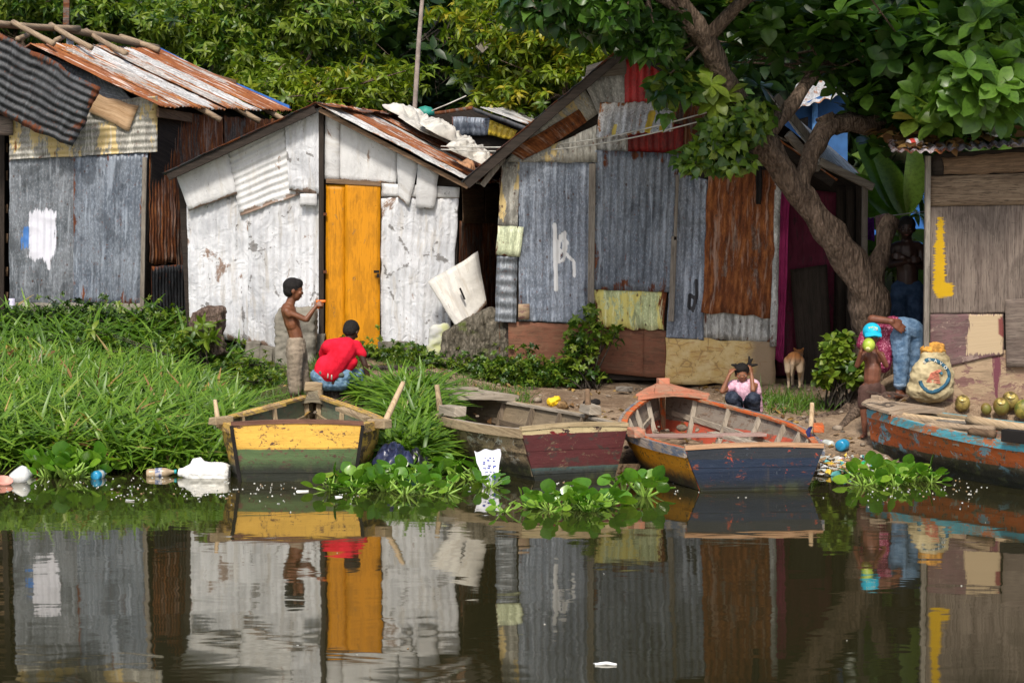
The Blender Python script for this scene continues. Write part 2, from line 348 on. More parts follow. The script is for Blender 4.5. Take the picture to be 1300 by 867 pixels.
# ------------------------------------------------------------------ sheets and boards
def segdist(x, y, a, b):
    ax, ay = a; bx, by = b; dx, dy = bx-ax, by-ay; L = dx*dx+dy*dy+1e-9
    t = np.clip(((x-ax)*dx+(y-ay)*dy)/L, 0, 1); return np.hypot(x-ax-t*dx, y-ay-t*dy)
def inpoly(x, y, poly):
    r = np.zeros(x.shape, bool); n = len(poly)
    for i in range(n):
        x0, y0 = poly[i]; x1, y1 = poly[(i+1) % n]
        r ^= ((y0 > y) != (y1 > y)) & (x < (x1-x0)*(y-y0)/((y1-y0) or 1e-9)+x0)
    return r
def sheetW(parent, name, C4, mat, pitch=.076, amp=.0075, dir='v', rag=.012, dent=.012, thick=.003, marks=None, quad=None, grain='v', label=None, local=False, face=None, seed=None):
    """four world corners TL TR BR BL -> corrugated (amp>0) or flat sheet / board with thickness"""
    TL, TR, BR, BL = [Vector(c) for c in C4]
    ul = ((TR-TL).length+(BR-BL).length)/2; vl = ((BL-TL).length+(BR-TR).length)/2
    nrm = (TR-TL).cross(BL-TL); nrm = nrm if nrm.length > 1e-9 else (BR-TL).cross(BL-TL); nrm.normalize()
    f = Vector(face) if face else Vector((0,-1,.25))
    if nrm.dot(f) < 0: nrm = -nrm
    step = .02 if marks else .085
    if amp > 0:
        if dir == 'v': nu = int(ul/pitch*6)+2; nv = max(2, int(vl/step)+1)
        else: nv = int(vl/pitch*6)+2; nu = max(2, int(ul/step)+1)
    else: nu = max(2, int(ul/(.02 if marks else .06))+1); nv = max(2, int(vl/(.02 if marks else .06))+1)
    nu = min(nu, 420); nv = min(nv, 420)
    sd_ = seed if seed is not None else random.uniform(0, 90)
    u = np.linspace(0, 1, nu+1); v = np.linspace(0, 1, nv+1); U, W = np.meshgrid(u, v)   # W=0 top
    rg = np.array([[mnoise.noise(Vector((a*ul*7, 3.1, sd_))) for a in u] for _ in (0, 1)])
    rt = np.array([mnoise.noise(Vector((a*ul*7, 9.7, sd_))) for a in u]); rs = np.array([[mnoise.noise(Vector((b*vl*6, k, sd_+5))) for b in v] for k in (1.3, 8.8)])
    Wd = W + (rg[0][None,:]*rag/vl)*W + (rt[None,:]*rag/vl)*(1-W)
    Ud = U + (rs[0][:,None]*rag*.6/ul)*U + (rs[1][:,None]*rag*.6/ul)*(1-U)
    a = np.array(TL); b = np.array(TR); c = np.array(BR); d = np.array(BL)
    Pt = (a[None,None]*((1-Ud)*(1-Wd))[...,None]+b*(Ud*(1-Wd))[...,None]+c*(Ud*Wd)[...,None]+d*((1-Ud)*Wd)[...,None])
    h = np.zeros_like(U)
    if amp > 0:
        ph = (U*ul if dir == 'v' else W*vl)/pitch*2*math.pi; h += amp*np.sin(ph+sd_)
    dn = np.zeros_like(U)
    for i in range(nv+1):
        for j in range(nu+1):
            x = U[i,j]*ul; y = W[i,j]*vl
            dn[i,j] = mnoise.noise(Vector((x*2.1, y*1.6, sd_)))+.6*(1-2*abs(mnoise.noise(Vector((x*4.5, y*6, sd_+3)))))
    if amp > 0: h *= (1-.35*np.abs(dn))
    h += dn*dent
    N = np.array(nrm); front = Pt+h[...,None]*N; back = front-N*thick
    n = (nu+1)*(nv+1); V = np.concatenate([front.reshape(-1,3), back.reshape(-1,3)])
    idx = np.arange(n).reshape(nv+1, nu+1)
    q = np.stack([idx[:-1,:-1], idx[1:,:-1], idx[1:,1:], idx[:-1,1:]], -1).reshape(-1,4)
    rim = []
    for L in (idx[0,:], idx[-1,::-1], idx[::-1,0], idx[:,-1]):
        for i in range(len(L)-1): rim.append((L[i], L[i+1], L[i+1]+n, L[i]+n))
    Fc = np.concatenate([q, q[:,::-1]+n, np.array(rim)])
    if grain == 'v': uvm = np.stack([U*ul, (1-W)*vl], -1).reshape(-1,2)
    else: uvm = np.stack([U*ul, W*vl], -1).reshape(-1,2)
    if grain == 'vert': uvm = np.stack([W*vl, U*ul], -1).reshape(-1,2)      # boards standing upright: grain along the height
    uvn = np.stack([U, 1-W], -1).reshape(-1,2)
    mk = np.zeros((n, 4), np.float32)
    if marks:
        # mark shapes are drawn in the sheet's own plane, measured from the photo
        if quad is not None:
            X = sum(w*q_[0] for w, q_ in zip(((1-U)*(1-W), U*(1-W), U*W, (1-U)*W), quad)).ravel(); Yp = sum(w*q_[1] for w, q_ in zip(((1-U)*(1-W), U*(1-W), U*W, (1-U)*W), quad)).ravel()
        for kind, pts, wd, col in marks:
            if kind == 'line':
                dd = np.full(n, 1e9)
                for k in range(len(pts)-1): dd = np.minimum(dd, segdist(X, Yp, pts[k], pts[k+1]))
                al = np.clip(1-(dd-wd*.5)/1.2, 0, 1)
            else:
                dd = np.full(n, 1e9)
                for k in range(len(pts)): dd = np.minimum(dd, segdist(X, Yp, pts[k], pts[(k+1) % len(pts)]))
                al = np.clip(.5+np.where(inpoly(X, Yp, pts), dd, -dd)/(9 if kind == 'poly' else 2.5), 0, 1)
            mk[:,:3] = np.where((al > mk[:,3])[:,None], np.array(col)[None], mk[:,:3]); mk[:,3] = np.maximum(mk[:,3], al)
    full = lambda A: np.concatenate([A, A])
    o = mesh(name, V, Fc, mat, parent, local, amp > 0, uv={'UVMap': full(uvm), 'norm': full(uvn)}, attrs={'mark': full(mk), 'markm': full(mk[:,3])}, label=label)
    return o
def sheet(parent, name, quad, Y, mat, layer=0, **k):
    Ys = Y if isinstance(Y, (list, tuple)) else [Y]*4
    return sheetW(parent, name, [P(q[0], q[1], y-layer*.018) for q, y in zip(quad, Ys)], mat, quad=quad, **k)
def board(parent, name, quad, Y, mat, layer=0, thick=.02, grain='h', rag=.006, dent=.002, **k):
    return sheet(parent, name, quad, Y, mat, layer, amp=0, thick=thick, grain=grain, rag=rag, dent=dent, **k)
def put_uv(o):
    """board UVs for bars: u along the longest box side, v around it"""
    me = o.data; l = me.uv_layers.new(name='UVMap'); n2 = me.uv_layers.new(name='norm')
    co = np.zeros(len(me.vertices)*3); me.vertices.foreach_get('co', co); co = co.reshape(-1,3)
    ext = co.max(0)-co.min(0); ax = int(ext.argmax()); oth = [k for k in range(3) if k != ax]
    li = np.zeros(len(me.loops), dtype=np.int32); me.loops.foreach_get('vertex_index', li)
    u = co[:,ax]; v = co[:,oth[0]]+co[:,oth[1]]*1.37
    l.data.foreach_set('uv', np.stack([u, v], -1)[li].ravel())
    n2.data.foreach_set('uv', np.full((len(li), 2), .5).ravel())
    return o
# ------------------------------------------------------------------ ground, water
def smooth(a, b, x): t = np.clip((np.asarray(x, float)-a)/(b-a), 0, 1); return t*t*(3-2*t)
BOATS = []     # (x, y, yaw, L, half beam) footprints pressed into the bank
def vnoise(X, Y, s, seed=0.0):
    return np.array([mnoise.noise(Vector((x*s, y*s, seed))) for x, y in zip(X.ravel(), Y.ravel())]).reshape(X.shape)
def shore(X): return 19.5+.16*np.sin(1.7*X)+.08*np.sin(4.3*X+1)
def height(X, Y):
    X = np.asarray(X, float); Y = np.asarray(Y, float)
    B = np.interp(X, [-8,-6,-4.2,-3,-2,-.8,0,1,3,6,9], [1.2,1.12,1.08,.85,.72,.66,.5,.46,.46,.5,.6])
    t = Y-shore(X); g = np.interp(t, [-6,-3,-1.2,0,.5,1.2,2.2,3.6,4.6], [-2.2,-1.2,-.5,0,.13,.34,.66,.95,1])
    gl = np.interp(t, [-6,-3,-1.2,0,.5,1.2,2.2,3.6,4.8,5.8], [-2.2,-1.2,-.5,0,.10,.22,.34,.50,.80,1]); k = smooth(-1.6, -3.0, X); g = g*(1-k)+gl*k
    h = np.where(g < 0, g*.6, B*g)
    h += .30*smooth(3.35, 3.9, X)*smooth(20.4, 21.1, Y)*(1-smooth(26, 28, Y))
    h += np.clip(Y-30, 0, 70)*.36
    return h
def gz(x, y): return float(height(x, y))
def build_ground():
    xs = np.concatenate([np.linspace(-150,-12,24), np.linspace(-11.5,-6.2,24), np.linspace(-6,6,230), np.linspace(6.2,12,24), np.linspace(13,150,24)])
    ys = np.concatenate([np.linspace(10,17.5,12), np.linspace(17.8,25.5,170), np.linspace(25.8,34,30), np.linspace(36,110,30), np.linspace(120,400,10)])
    X, Y = np.meshgrid(xs, ys); H = height(X, Y)
    near = (Y > 17) & (Y < 27) & (abs(X) < 7)
    n1 = np.zeros_like(H); n1[near] = vnoise(X[near], Y[near], 1.4)*.045+vnoise(X[near], Y[near], 5.5, 4)*.022+vnoise(X[near], Y[near], 13, 8)*.008
    H = H+n1*smooth(19.2, 20.0, Y)
    H = np.where(Y > 100, height(X, np.full_like(Y, 100)) + 0, H)
    for (bx, by, yaw, L, hb, zk) in BOATS:
        dx = X-bx; dy = Y-by; ly = -dx*math.sin(yaw)+dy*math.cos(yaw); lx = dx*math.cos(yaw)+dy*math.sin(yaw); s = ly/L
        w = hb*np.clip(1.08-np.clip((s-.45)/.62, 0, 1)**1.9, 0, 1.08)+.02
        ins = (s > -.05) & (s < 1.02) & (abs(lx) < w); H = np.where(ins, np.minimum(H, -.08+zk*np.clip(s,0,1)**2), H)
    n, m = H.shape; idx = np.arange(n*m).reshape(n, m)
    q = np.stack([idx[:-1,:-1], idx[:-1,1:], idx[1:,1:], idx[1:,:-1]], -1).reshape(-1,4)
    t = NT('bank_earth', .95, .15); v = t.coord('Object'); a = t.noise(v, 1.3, 6, .65); b = t.noise(v, 9, 8, .75); f = t.noise(v, 42, 5, .7)
    c = t.mix(t.ss(t.math('ADD', t.math('MULTIPLY', a, .5), t.math('MULTIPLY', b, .5)), .38, .62), (.19,.125,.078), (.42,.31,.21))
    c = t.mix(t.math('MULTIPLY', t.ss(f, .56, .7), .6), c, (.10,.065,.04)); c = t.mix(t.math('MULTIPLY', t.ss(f, .42, .30), .5), c, (.46,.38,.28))
    z = t.sep(v)[2]; c = t.mix(t.ss(t.math('ADD', z, t.math('MULTIPLY', b, .2)), .24, .10), c, (.06,.042,.028))      # wet mud by the water
    yy = t.sep(v)[1]; c = t.mix(t.ss(yy, 26, 30), c, (.05,.055,.025))
    xx = t.sep(v)[0]; c = t.mix(t.math('MULTIPLY', t.ss(t.math('ADD', xx, a), -.9, -1.7), .8), c, (.06,.065,.022))
    t.col(c); t.bump(t.math('ADD', b, t.math('MULTIPLY', f, .6)), .9, .05)
    o = mesh('ground', np.stack([X, Y, H], -1).reshape(-1,3), q, t.m); o['kind'] = 'structure'
    t = NT('river_water', .02, .5); v = t.coord('Object')
    t.col((.022,.020,.008)); t.b.inputs['IOR'].default_value = 1.6
    dp = t.sep(v)[1]
    w1 = t.noise(t.vmap(v, (1.9, 2.6, 1)), 1, 2, .5, .4); w2 = t.noise(t.vmap(v, (3.2, 7, 1), off=(3,1,0)), 1, 2, .5); w3 = t.noise(t.vmap(v, (.30, 1.3, 1), off=(9,4,0)), 1, 1, .5)
    hgt = t.math('ADD', t.math('MULTIPLY', w1, 1.0), t.math('ADD', t.math('MULTIPLY', w2, .16), t.math('MULTIPLY', w3, 1.6)))
    t.bump(hgt, 1.0, .0017)
    gl = t.n.new('ShaderNodeBsdfGlossy'); gl.inputs['Roughness'].default_value = .03; gl.inputs[0].default_value = (.95,.93,.86,1)
    nb = [n for n in t.n if n.type == 'BUMP'][0]; t.l.new(nb.outputs[0], gl.inputs['Normal'])
    fr = t.n.new('ShaderNodeFresnel'); fr.inputs[0].default_value = 2.15; t.l.new(nb.outputs[0], fr.inputs[1])
    mx = t.n.new('ShaderNodeMixShader'); t.l.new(fr.outputs[0], mx.inputs[0]); t.b.inputs['Specular IOR Level'].default_value = 0
    t.l.new(t.b.outputs[0], mx.inputs[1]); t.l.new(gl.outputs[0], mx.inputs[2]); t.l.new(mx.outputs[0], t.out.inputs[0])
    o = mesh('water', [(-150,-60,0),(150,-60,0),(150,24,0),(-150,24,0)], [(0,1,2,3)], t.m, smooth=False); o['kind'] = 'structure'

# ------------------------------------------------------------------ leaves
def leaf_template(widths, bend=.15, fold=.18, curl=0.0):
    """outline half-widths at even steps along a leaf of length 1 -> small folded, drooping blade"""
    n = len(widths); V = []; Fc = []
    for i, w in enumerate(widths):
        t = i/(n-1); x = t; z = -bend*t*t*2+curl*math.sin(t*3)
        V += [(x, -w, z+fold*w), (x, 0, z), (x, w, z+fold*w)]
    for i in range(n-1):
        a = i*3; Fc += [(a, a+3, a+4, a+1), (a+1, a+4, a+5, a+2)]
    return np.array(V), np.array(Fc)
L_OBO = leaf_template([.015,.09,.17,.24,.29,.31,.28,.17,.02], .16, .22)       # sea almond
L_HEART = leaf_template([.12,.34,.42,.42,.33,.21,.10,.01], .35, .12)
L_LANCE = leaf_template([.02,.14,.19,.17,.10,.01], .3, .25)
L_SMALL = leaf_template([.03,.27,.24,.02], .2, .25)
L_BLADE = [leaf_template([.022,.026,.024,.018,.004], b, .5) for b in (.12,.35,.6)]
L_ROUND = leaf_template([.12,.33,.43,.48,.47,.40,.28,.05], -.04, .28)
def unit(A): return A/np.maximum(np.linalg.norm(A, axis=-1, keepdims=True), 1e-9)
def scatter(tmpl, pos, dirs, up, size, tint, wscale=1.0):
    TV, TF = tmpl; n = len(pos); d = unit(dirs); s = unit(np.cross(up, d)); u = np.cross(d, s)
    T = TV[None]*size[:,None,None]; 
    V = pos[:,None]+T[...,0:1]*d[:,None]+T[...,1:2]*s[:,None]*wscale+T[...,2:3]*u[:,None]
    Fc = TF[None]+(np.arange(n)*len(TV))[:,None,None]
    return V.reshape(-1,3), Fc.reshape(-1,4), np.repeat(tint, len(TV))
def merge(lst):
    V = []; Fc = []; T = []; b = 0
    for v, f, t in lst: V.append(v); Fc.append(f+b); T.append(t); b += len(v)
    return np.concatenate(V), np.concatenate(Fc), np.concatenate(T)
def rosettes(C, n, tmpl, size, tint, axis=(0,0,1), tilt=(.1,1.0), spread=.5, tjit=.18, stem=.0):
    """n leaves around each centre in C, tilted between tilt[0] and tilt[1] (0 = flat, 1 = along the axis)"""
    N = len(C); ax = unit(np.array(axis)+rng.normal(0, spread, (N,3))); ref = unit(np.cross(ax, rng.normal(0,1,(N,3)))); r2 = np.cross(ax, ref)
    k = np.arange(n)[None]; a = k*2.399+rng.uniform(0,6.28,(N,1)); el = tilt[0]+(tilt[1]-tilt[0])*(k/n)+rng.normal(0,.12,(N,n))
    d = (np.cos(a)*np.cos(el))[...,None]*ref[:,None]+(np.sin(a)*np.cos(el))[...,None]*r2[:,None]+np.sin(el)[...,None]*ax[:,None]
    pos = C[:,None]+d*stem; sz = size*rng.uniform(.65,1.15,(N,n)); ti = np.clip(tint+rng.normal(0,tjit,(N,1))+rng.normal(0,tjit*.5,(N,n)), 0, 1)
    up = np.broadcast_to(ax[:,None], d.shape)
    return scatter(tmpl, pos.reshape(-1,3), d.reshape(-1,3), up.reshape(-1,3)+rng.normal(0,.15,(N*n,3)), sz.ravel(), ti.ravel())
def pixcloud(n, ells, Y0, Y1, clump=.0):
    """centres of leaf clusters filling lobes (cx, cy, rx, ry in the photo's pixels) between two depths"""
    w = np.array([e[2]*e[3] for e in ells], float); w /= w.sum(); out = []
    if clump:
        C = pixcloud(max(6, n//16), ells, Y0, Y1); k = rng.integers(0, len(C), n); q = C[k]+rng.normal(0, clump, (n,3))*[1.15,1,.7]
        return q
    for i in rng.choice(len(ells), n, p=w):
        cx, cy, rx, ry = ells[i][:4]; a = rng.uniform(0, 6.283); r = math.sqrt(rng.uniform(0,1)); z = rng.uniform(-1,1)*math.sqrt(max(0,1-r*r*.8))
        Y = (Y0+Y1)/2+(Y1-Y0)/2*z; out.append(P(cx+rx*r*math.cos(a), cy+ry*r*math.sin(a), Y))
    return np.array(out)
def foliage(name, parts, mat, parent=None, kind=None, label=None):
    V, Fc, T = merge(parts); o = mesh(name, V, Fc, mat, parent, attrs={'tint': T}, smooth=False, label=label)
    if kind: o['kind'] = kind
    return o
GREEN = leafmat('leaf_green', [(0,(.010,.030,.005)), (.4,(.045,.11,.012)), (.75,(.16,.25,.020)), (1,(.20,.26,.03))])
DARKG = leafmat('leaf_dark', [(0,(.010,.026,.006)), (.5,(.028,.065,.012)), (.85,(.075,.14,.02)), (1,(.10,.15,.02))], .25)
YELG = leafmat('leaf_yellowgreen', [(0,(.03,.065,.008)), (.4,(.10,.17,.012)), (.85,(.25,.32,.02)), (1,(.42,.36,.03))], .4)
ALMOND = leafmat('leaf_almond', [(0,(.016,.045,.009)), (.5,(.045,.11,.016)), (.85,(.11,.22,.028)), (.97,(.22,.30,.04)), (1,(.30,.10,.03))], .38, .35)
GRASSM = leafmat('grass_blade', [(0,(.030,.075,.008)), (.5,(.10,.21,.015)), (.85,(.20,.33,.03)), (.96,(.30,.36,.06)), (1,(.38,.27,.10))], .35, .4)
HYAC = leafmat('hyacinth_leaf', [(0,(.05,.14,.012)), (.5,(.11,.27,.02)), (.9,(.25,.40,.04)), (1,(.38,.36,.05))], .35, .22, .6)
DRY = leafmat('dry_leaf', [(0,(.10,.05,.02)), (.5,(.26,.14,.05)), (1,(.5,.34,.10))], .2)
BARK = bark('tree_bark', (.10,.068,.048), (.30,.215,.155))
BARK2 = bark('grey_bark', (.05,.04,.03), (.13,.11,.085))
def smoothpath(pts, k=6):
    pts = [Vector(p) for p in pts]; out = []
    for i in range(len(pts)-1):
        p0 = pts[max(i-1,0)]; p1 = pts[i]; p2 = pts[i+1]; p3 = pts[min(i+2,len(pts)-1)]
        for j in range(k):
            t = j/k; out.append(.5*((2*p1)+(p2-p0)*t+(2*p0-5*p1+4*p2-p3)*t*t+(3*p1-p0-3*p2+p3)*t**3))
    return out+[pts[-1]]
def lerpr(rs, n): return list(np.interp(np.linspace(0,1,n), np.linspace(0,1,len(rs)), rs))
def limb(mb, pts, rs, n=12, wob=.22, k=6, seed=0):
    p = smoothpath(pts, k); mb.tube(p, lerpr(rs, len(p)), n, wob, True, seed)
# ------------------------------------------------------------------ wall and roof materials
M_ZGREY = metal('zinc_grey', (.085,.098,.112), (.19,.205,.225), .14, .12, .5, .5, white=.1)
M_ZBLUE = metal('zinc_bluegrey', (.12,.145,.185), (.27,.30,.35), .25, .12, .5, .55, blot=2.0)
M_ZSLATE = metal('zinc_slate', (.085,.105,.135), (.19,.215,.25), .30, .12, .5, .8, blot=2.6)
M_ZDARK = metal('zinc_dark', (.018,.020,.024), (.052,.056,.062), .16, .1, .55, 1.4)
M_ZPALE = metal('zinc_pale', (.24,.235,.22), (.42,.42,.40), .2, .1, .5, .7)
M_ZBUFF = metal('zinc_buff', (.20,.19,.165), (.34,.33,.29), .22, .1, .6, .6, extra=((.50,.38,.17), .42, 3))
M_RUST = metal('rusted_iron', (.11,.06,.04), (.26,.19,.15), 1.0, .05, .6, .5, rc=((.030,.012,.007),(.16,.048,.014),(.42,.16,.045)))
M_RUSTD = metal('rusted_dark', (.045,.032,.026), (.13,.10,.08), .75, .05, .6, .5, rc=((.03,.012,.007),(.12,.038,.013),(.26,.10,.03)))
M_RUSTR = metal('roof_rust', (.30,.27,.24), (.50,.47,.43), .95, .1, .55, .8, rc=((.09,.03,.014),(.24,.075,.022),(.38,.15,.04)))
M_ROOFP = metal('roof_pale', (.34,.33,.31), (.56,.55,.53), .42, .1, .5, .8, rc=((.12,.05,.02),(.27,.10,.03),(.42,.22,.08)))
M_ROOFM = metal('roof_mixed', (.30,.27,.24), (.50,.47,.43), .66, .1, .55, .8, rc=((.10,.035,.015),(.28,.09,.022),(.45,.22,.05)))
M_WHITE = whitewash('whitewashed_iron')
M_WHITE2 = whitewash('whitewashed_flat', (.44,.44,.44), (.58,.58,.575), .25, False, .45)
M_OLDW = whitewash('old_white_board', (.42,.40,.36), (.57,.55,.50), .6, False, .4)
M_LIME = metal('lime_painted_iron', (.40,.45,.22), (.56,.60,.33), .42, 0, .6, 1.1, extra=((.62,.55,.16), .5, 4))
M_LIME2 = metal('pale_green_iron', (.38,.42,.27), (.50,.53,.36), .22, 0, .6, 1.1)
M_RED = metal('red_painted_iron', (.25,.010,.012), (.42,.022,.022), .12, 0, .5, .5, rc=((.05,.012,.01),(.10,.02,.012),(.16,.03,.02)))
M_REDD = metal('dark_red_iron', (.13,.008,.008), (.22,.014,.012), .25, 0, .6, .5, rc=((.03,.01,.01),(.06,.016,.01),(.10,.02,.02)))
M_YSHEET = metal('yellow_plastic_sheet', (.55,.36,.03), (.70,.50,.06), .05, 0, .5, .2)
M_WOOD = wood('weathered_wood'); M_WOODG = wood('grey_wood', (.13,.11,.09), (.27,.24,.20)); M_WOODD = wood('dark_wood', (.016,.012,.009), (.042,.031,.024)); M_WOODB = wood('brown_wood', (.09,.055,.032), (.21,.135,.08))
M_LUMBER = wood('raw_lumber', (.20,.14,.09), (.40,.30,.20)); M_PLY = wood('rotten_plywood', (.095,.070,.058), (.20,.160,.130), dark=.6)
M_YDOOR = wood('yellow_painted_wood', (.12,.07,.03), (.25,.16,.07), paint=(.56,.225,.003), peel=.76, dark=.45, rough=.5)
M_CREAM = wood('cream_painted_board', (.13,.06,.055), (.24,.14,.12), paint=(.36,.26,.165), peel=.58, dark=.6, paint2=(.27,.18,.12))
M_PURPLE = wood('mauve_stained_board', (.10,.06,.06), (.20,.14,.12), paint=(.15,.085,.085), peel=.5, paint2=(.26,.19,.16), p2=.42)
M_CARD = wood('torn_hardboard', (.30,.18,.09), (.52,.36,.22), dark=.3)
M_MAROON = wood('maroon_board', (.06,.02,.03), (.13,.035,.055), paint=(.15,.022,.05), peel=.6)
M_BRICKB = plain('red_clay_panel', (.20,.085,.045), .85, .35, 5, .2, .4, (.28,.16,.10))
M_YPLASTER = None
def _yp():
    t = NT('yellow_plaster', .85, .2); uv = t.vmap(t.uv(), (1,1,1)); n = t.noise(uv, 5, 8, .7); c = t.mix(t.ss(n, .40, .62), (.58,.40,.15), (.66,.52,.27))
    c = t.mix(t.math('MULTIPLY', t.ss(t.noise(t.vmap(uv, (4, 16, 1)), 1, 6, .7), .5, .62), .6), c, (.40,.20,.07))
    nu = t.sep(t.uv('norm'))[0]; c = t.mix(t.ss(t.math('ADD', nu, t.math('MULTIPLY', n, .3)), .86, .99), c, (.30,.22,.14))
    cr = t.voro(t.vmap(uv, (7, 12, 1)), 1, 'DISTANCE_TO_EDGE'); c = t.mix(t.math('MULTIPLY', t.ss(t.math('ADD', cr, t.math('MULTIPLY', n, .5)), .27, .25), .6), c, (.26,.16,.08))
    t.col(c); t.bump(n, .6, .02); return t.m
M_YPLASTER = _yp()
M_CONC = plain('old_concrete', (.16,.145,.12), .95, .3, 6, .2, .5, (.24,.22,.18))
M_ROCK = bark('weathered_stump', (.10,.085,.06), (.25,.22,.17), (.16,.20,.05))
M_BLACK = plain('dark_interior', (.012,.010,.009), .95, .2)
M_CLOTHW = plain('dirty_white_cloth', (.48,.46,.41), .9, .25, 5, .1)
M_BLUEP = plain('blue_plastic', (.02,.12,.42), .45, .2, 5, .5)

def volume(parent, name, poly, Y0, depth, dx, mat, z0=None):
    """closed body of a shack: the gable outline carried back through its depth"""
    a = [P(x, y, Y0) for x, y in poly]; b = [Vector((p.x+dx, p.y+depth, p.z)) for p in a]; n = len(a)
    m = MB(); m.add(a+b, [tuple(range(n))]+[tuple(range(2*n-1, n-1, -1))]+[(i, i+n, (i+1) % n+n, (i+1) % n) for i in range(n)])
    return put_uv(m.out(name, mat, parent))
def lerp(a, b, t): return Vector(a)*(1-t)+Vector(b)*t
def roof_sheets(parent, RF, RB, EF, EB, mats, cuts, face, name='roof_sheet', amp=.011):
    for i, m in enumerate(mats):
        t0, t1 = cuts[i], cuts[i+1]; lift = Vector((0,0,.012*(i % 2)))
        sheetW(parent, name, [lerp(RF,RB,t0)+lift, lerp(RF,RB,t1)+lift, lerp(EF,EB,t1)+lift+Vector((0,0,random.uniform(-.02,.01))), lerp(EF,EB,t0)+lift], m, amp=amp, rag=.035, dent=.012, face=face)
def wallW(parent, name, a, b, za, zb, z0, mat, **k):
    return sheetW(parent, name, [(a[0],a[1],za), (b[0],b[1],zb), (b[0],b[1],z0), (a[0],a[1],z0)], mat, **k)
def stick(parent, name, a, b, r, mat=None, n=7, r2=None):
    m = MB(); a = Vector(a); b = Vector(b); mid = (a+b)/2+Vector((random.uniform(-1,1), random.uniform(-1,1), random.uniform(-1,1)))*(b-a).length*.01
    limb(m, [a, mid, b], [r, (r+(r2 or r))/2, r2 or r], n, .25, 3, random.uniform(0,9)); return put_uv(m.out(name, mat or M_LUMBER, parent, smooth=True))
def bar(parent, name, a, b, w, h, mat, up=(0,0,1)):
    m = MB(); m.beam(a, b, w, h, up); o = m.out(name, mat, parent); put_uv(o); bv = o.modifiers.new('b', 'BEVEL'); bv.width = .004; return o

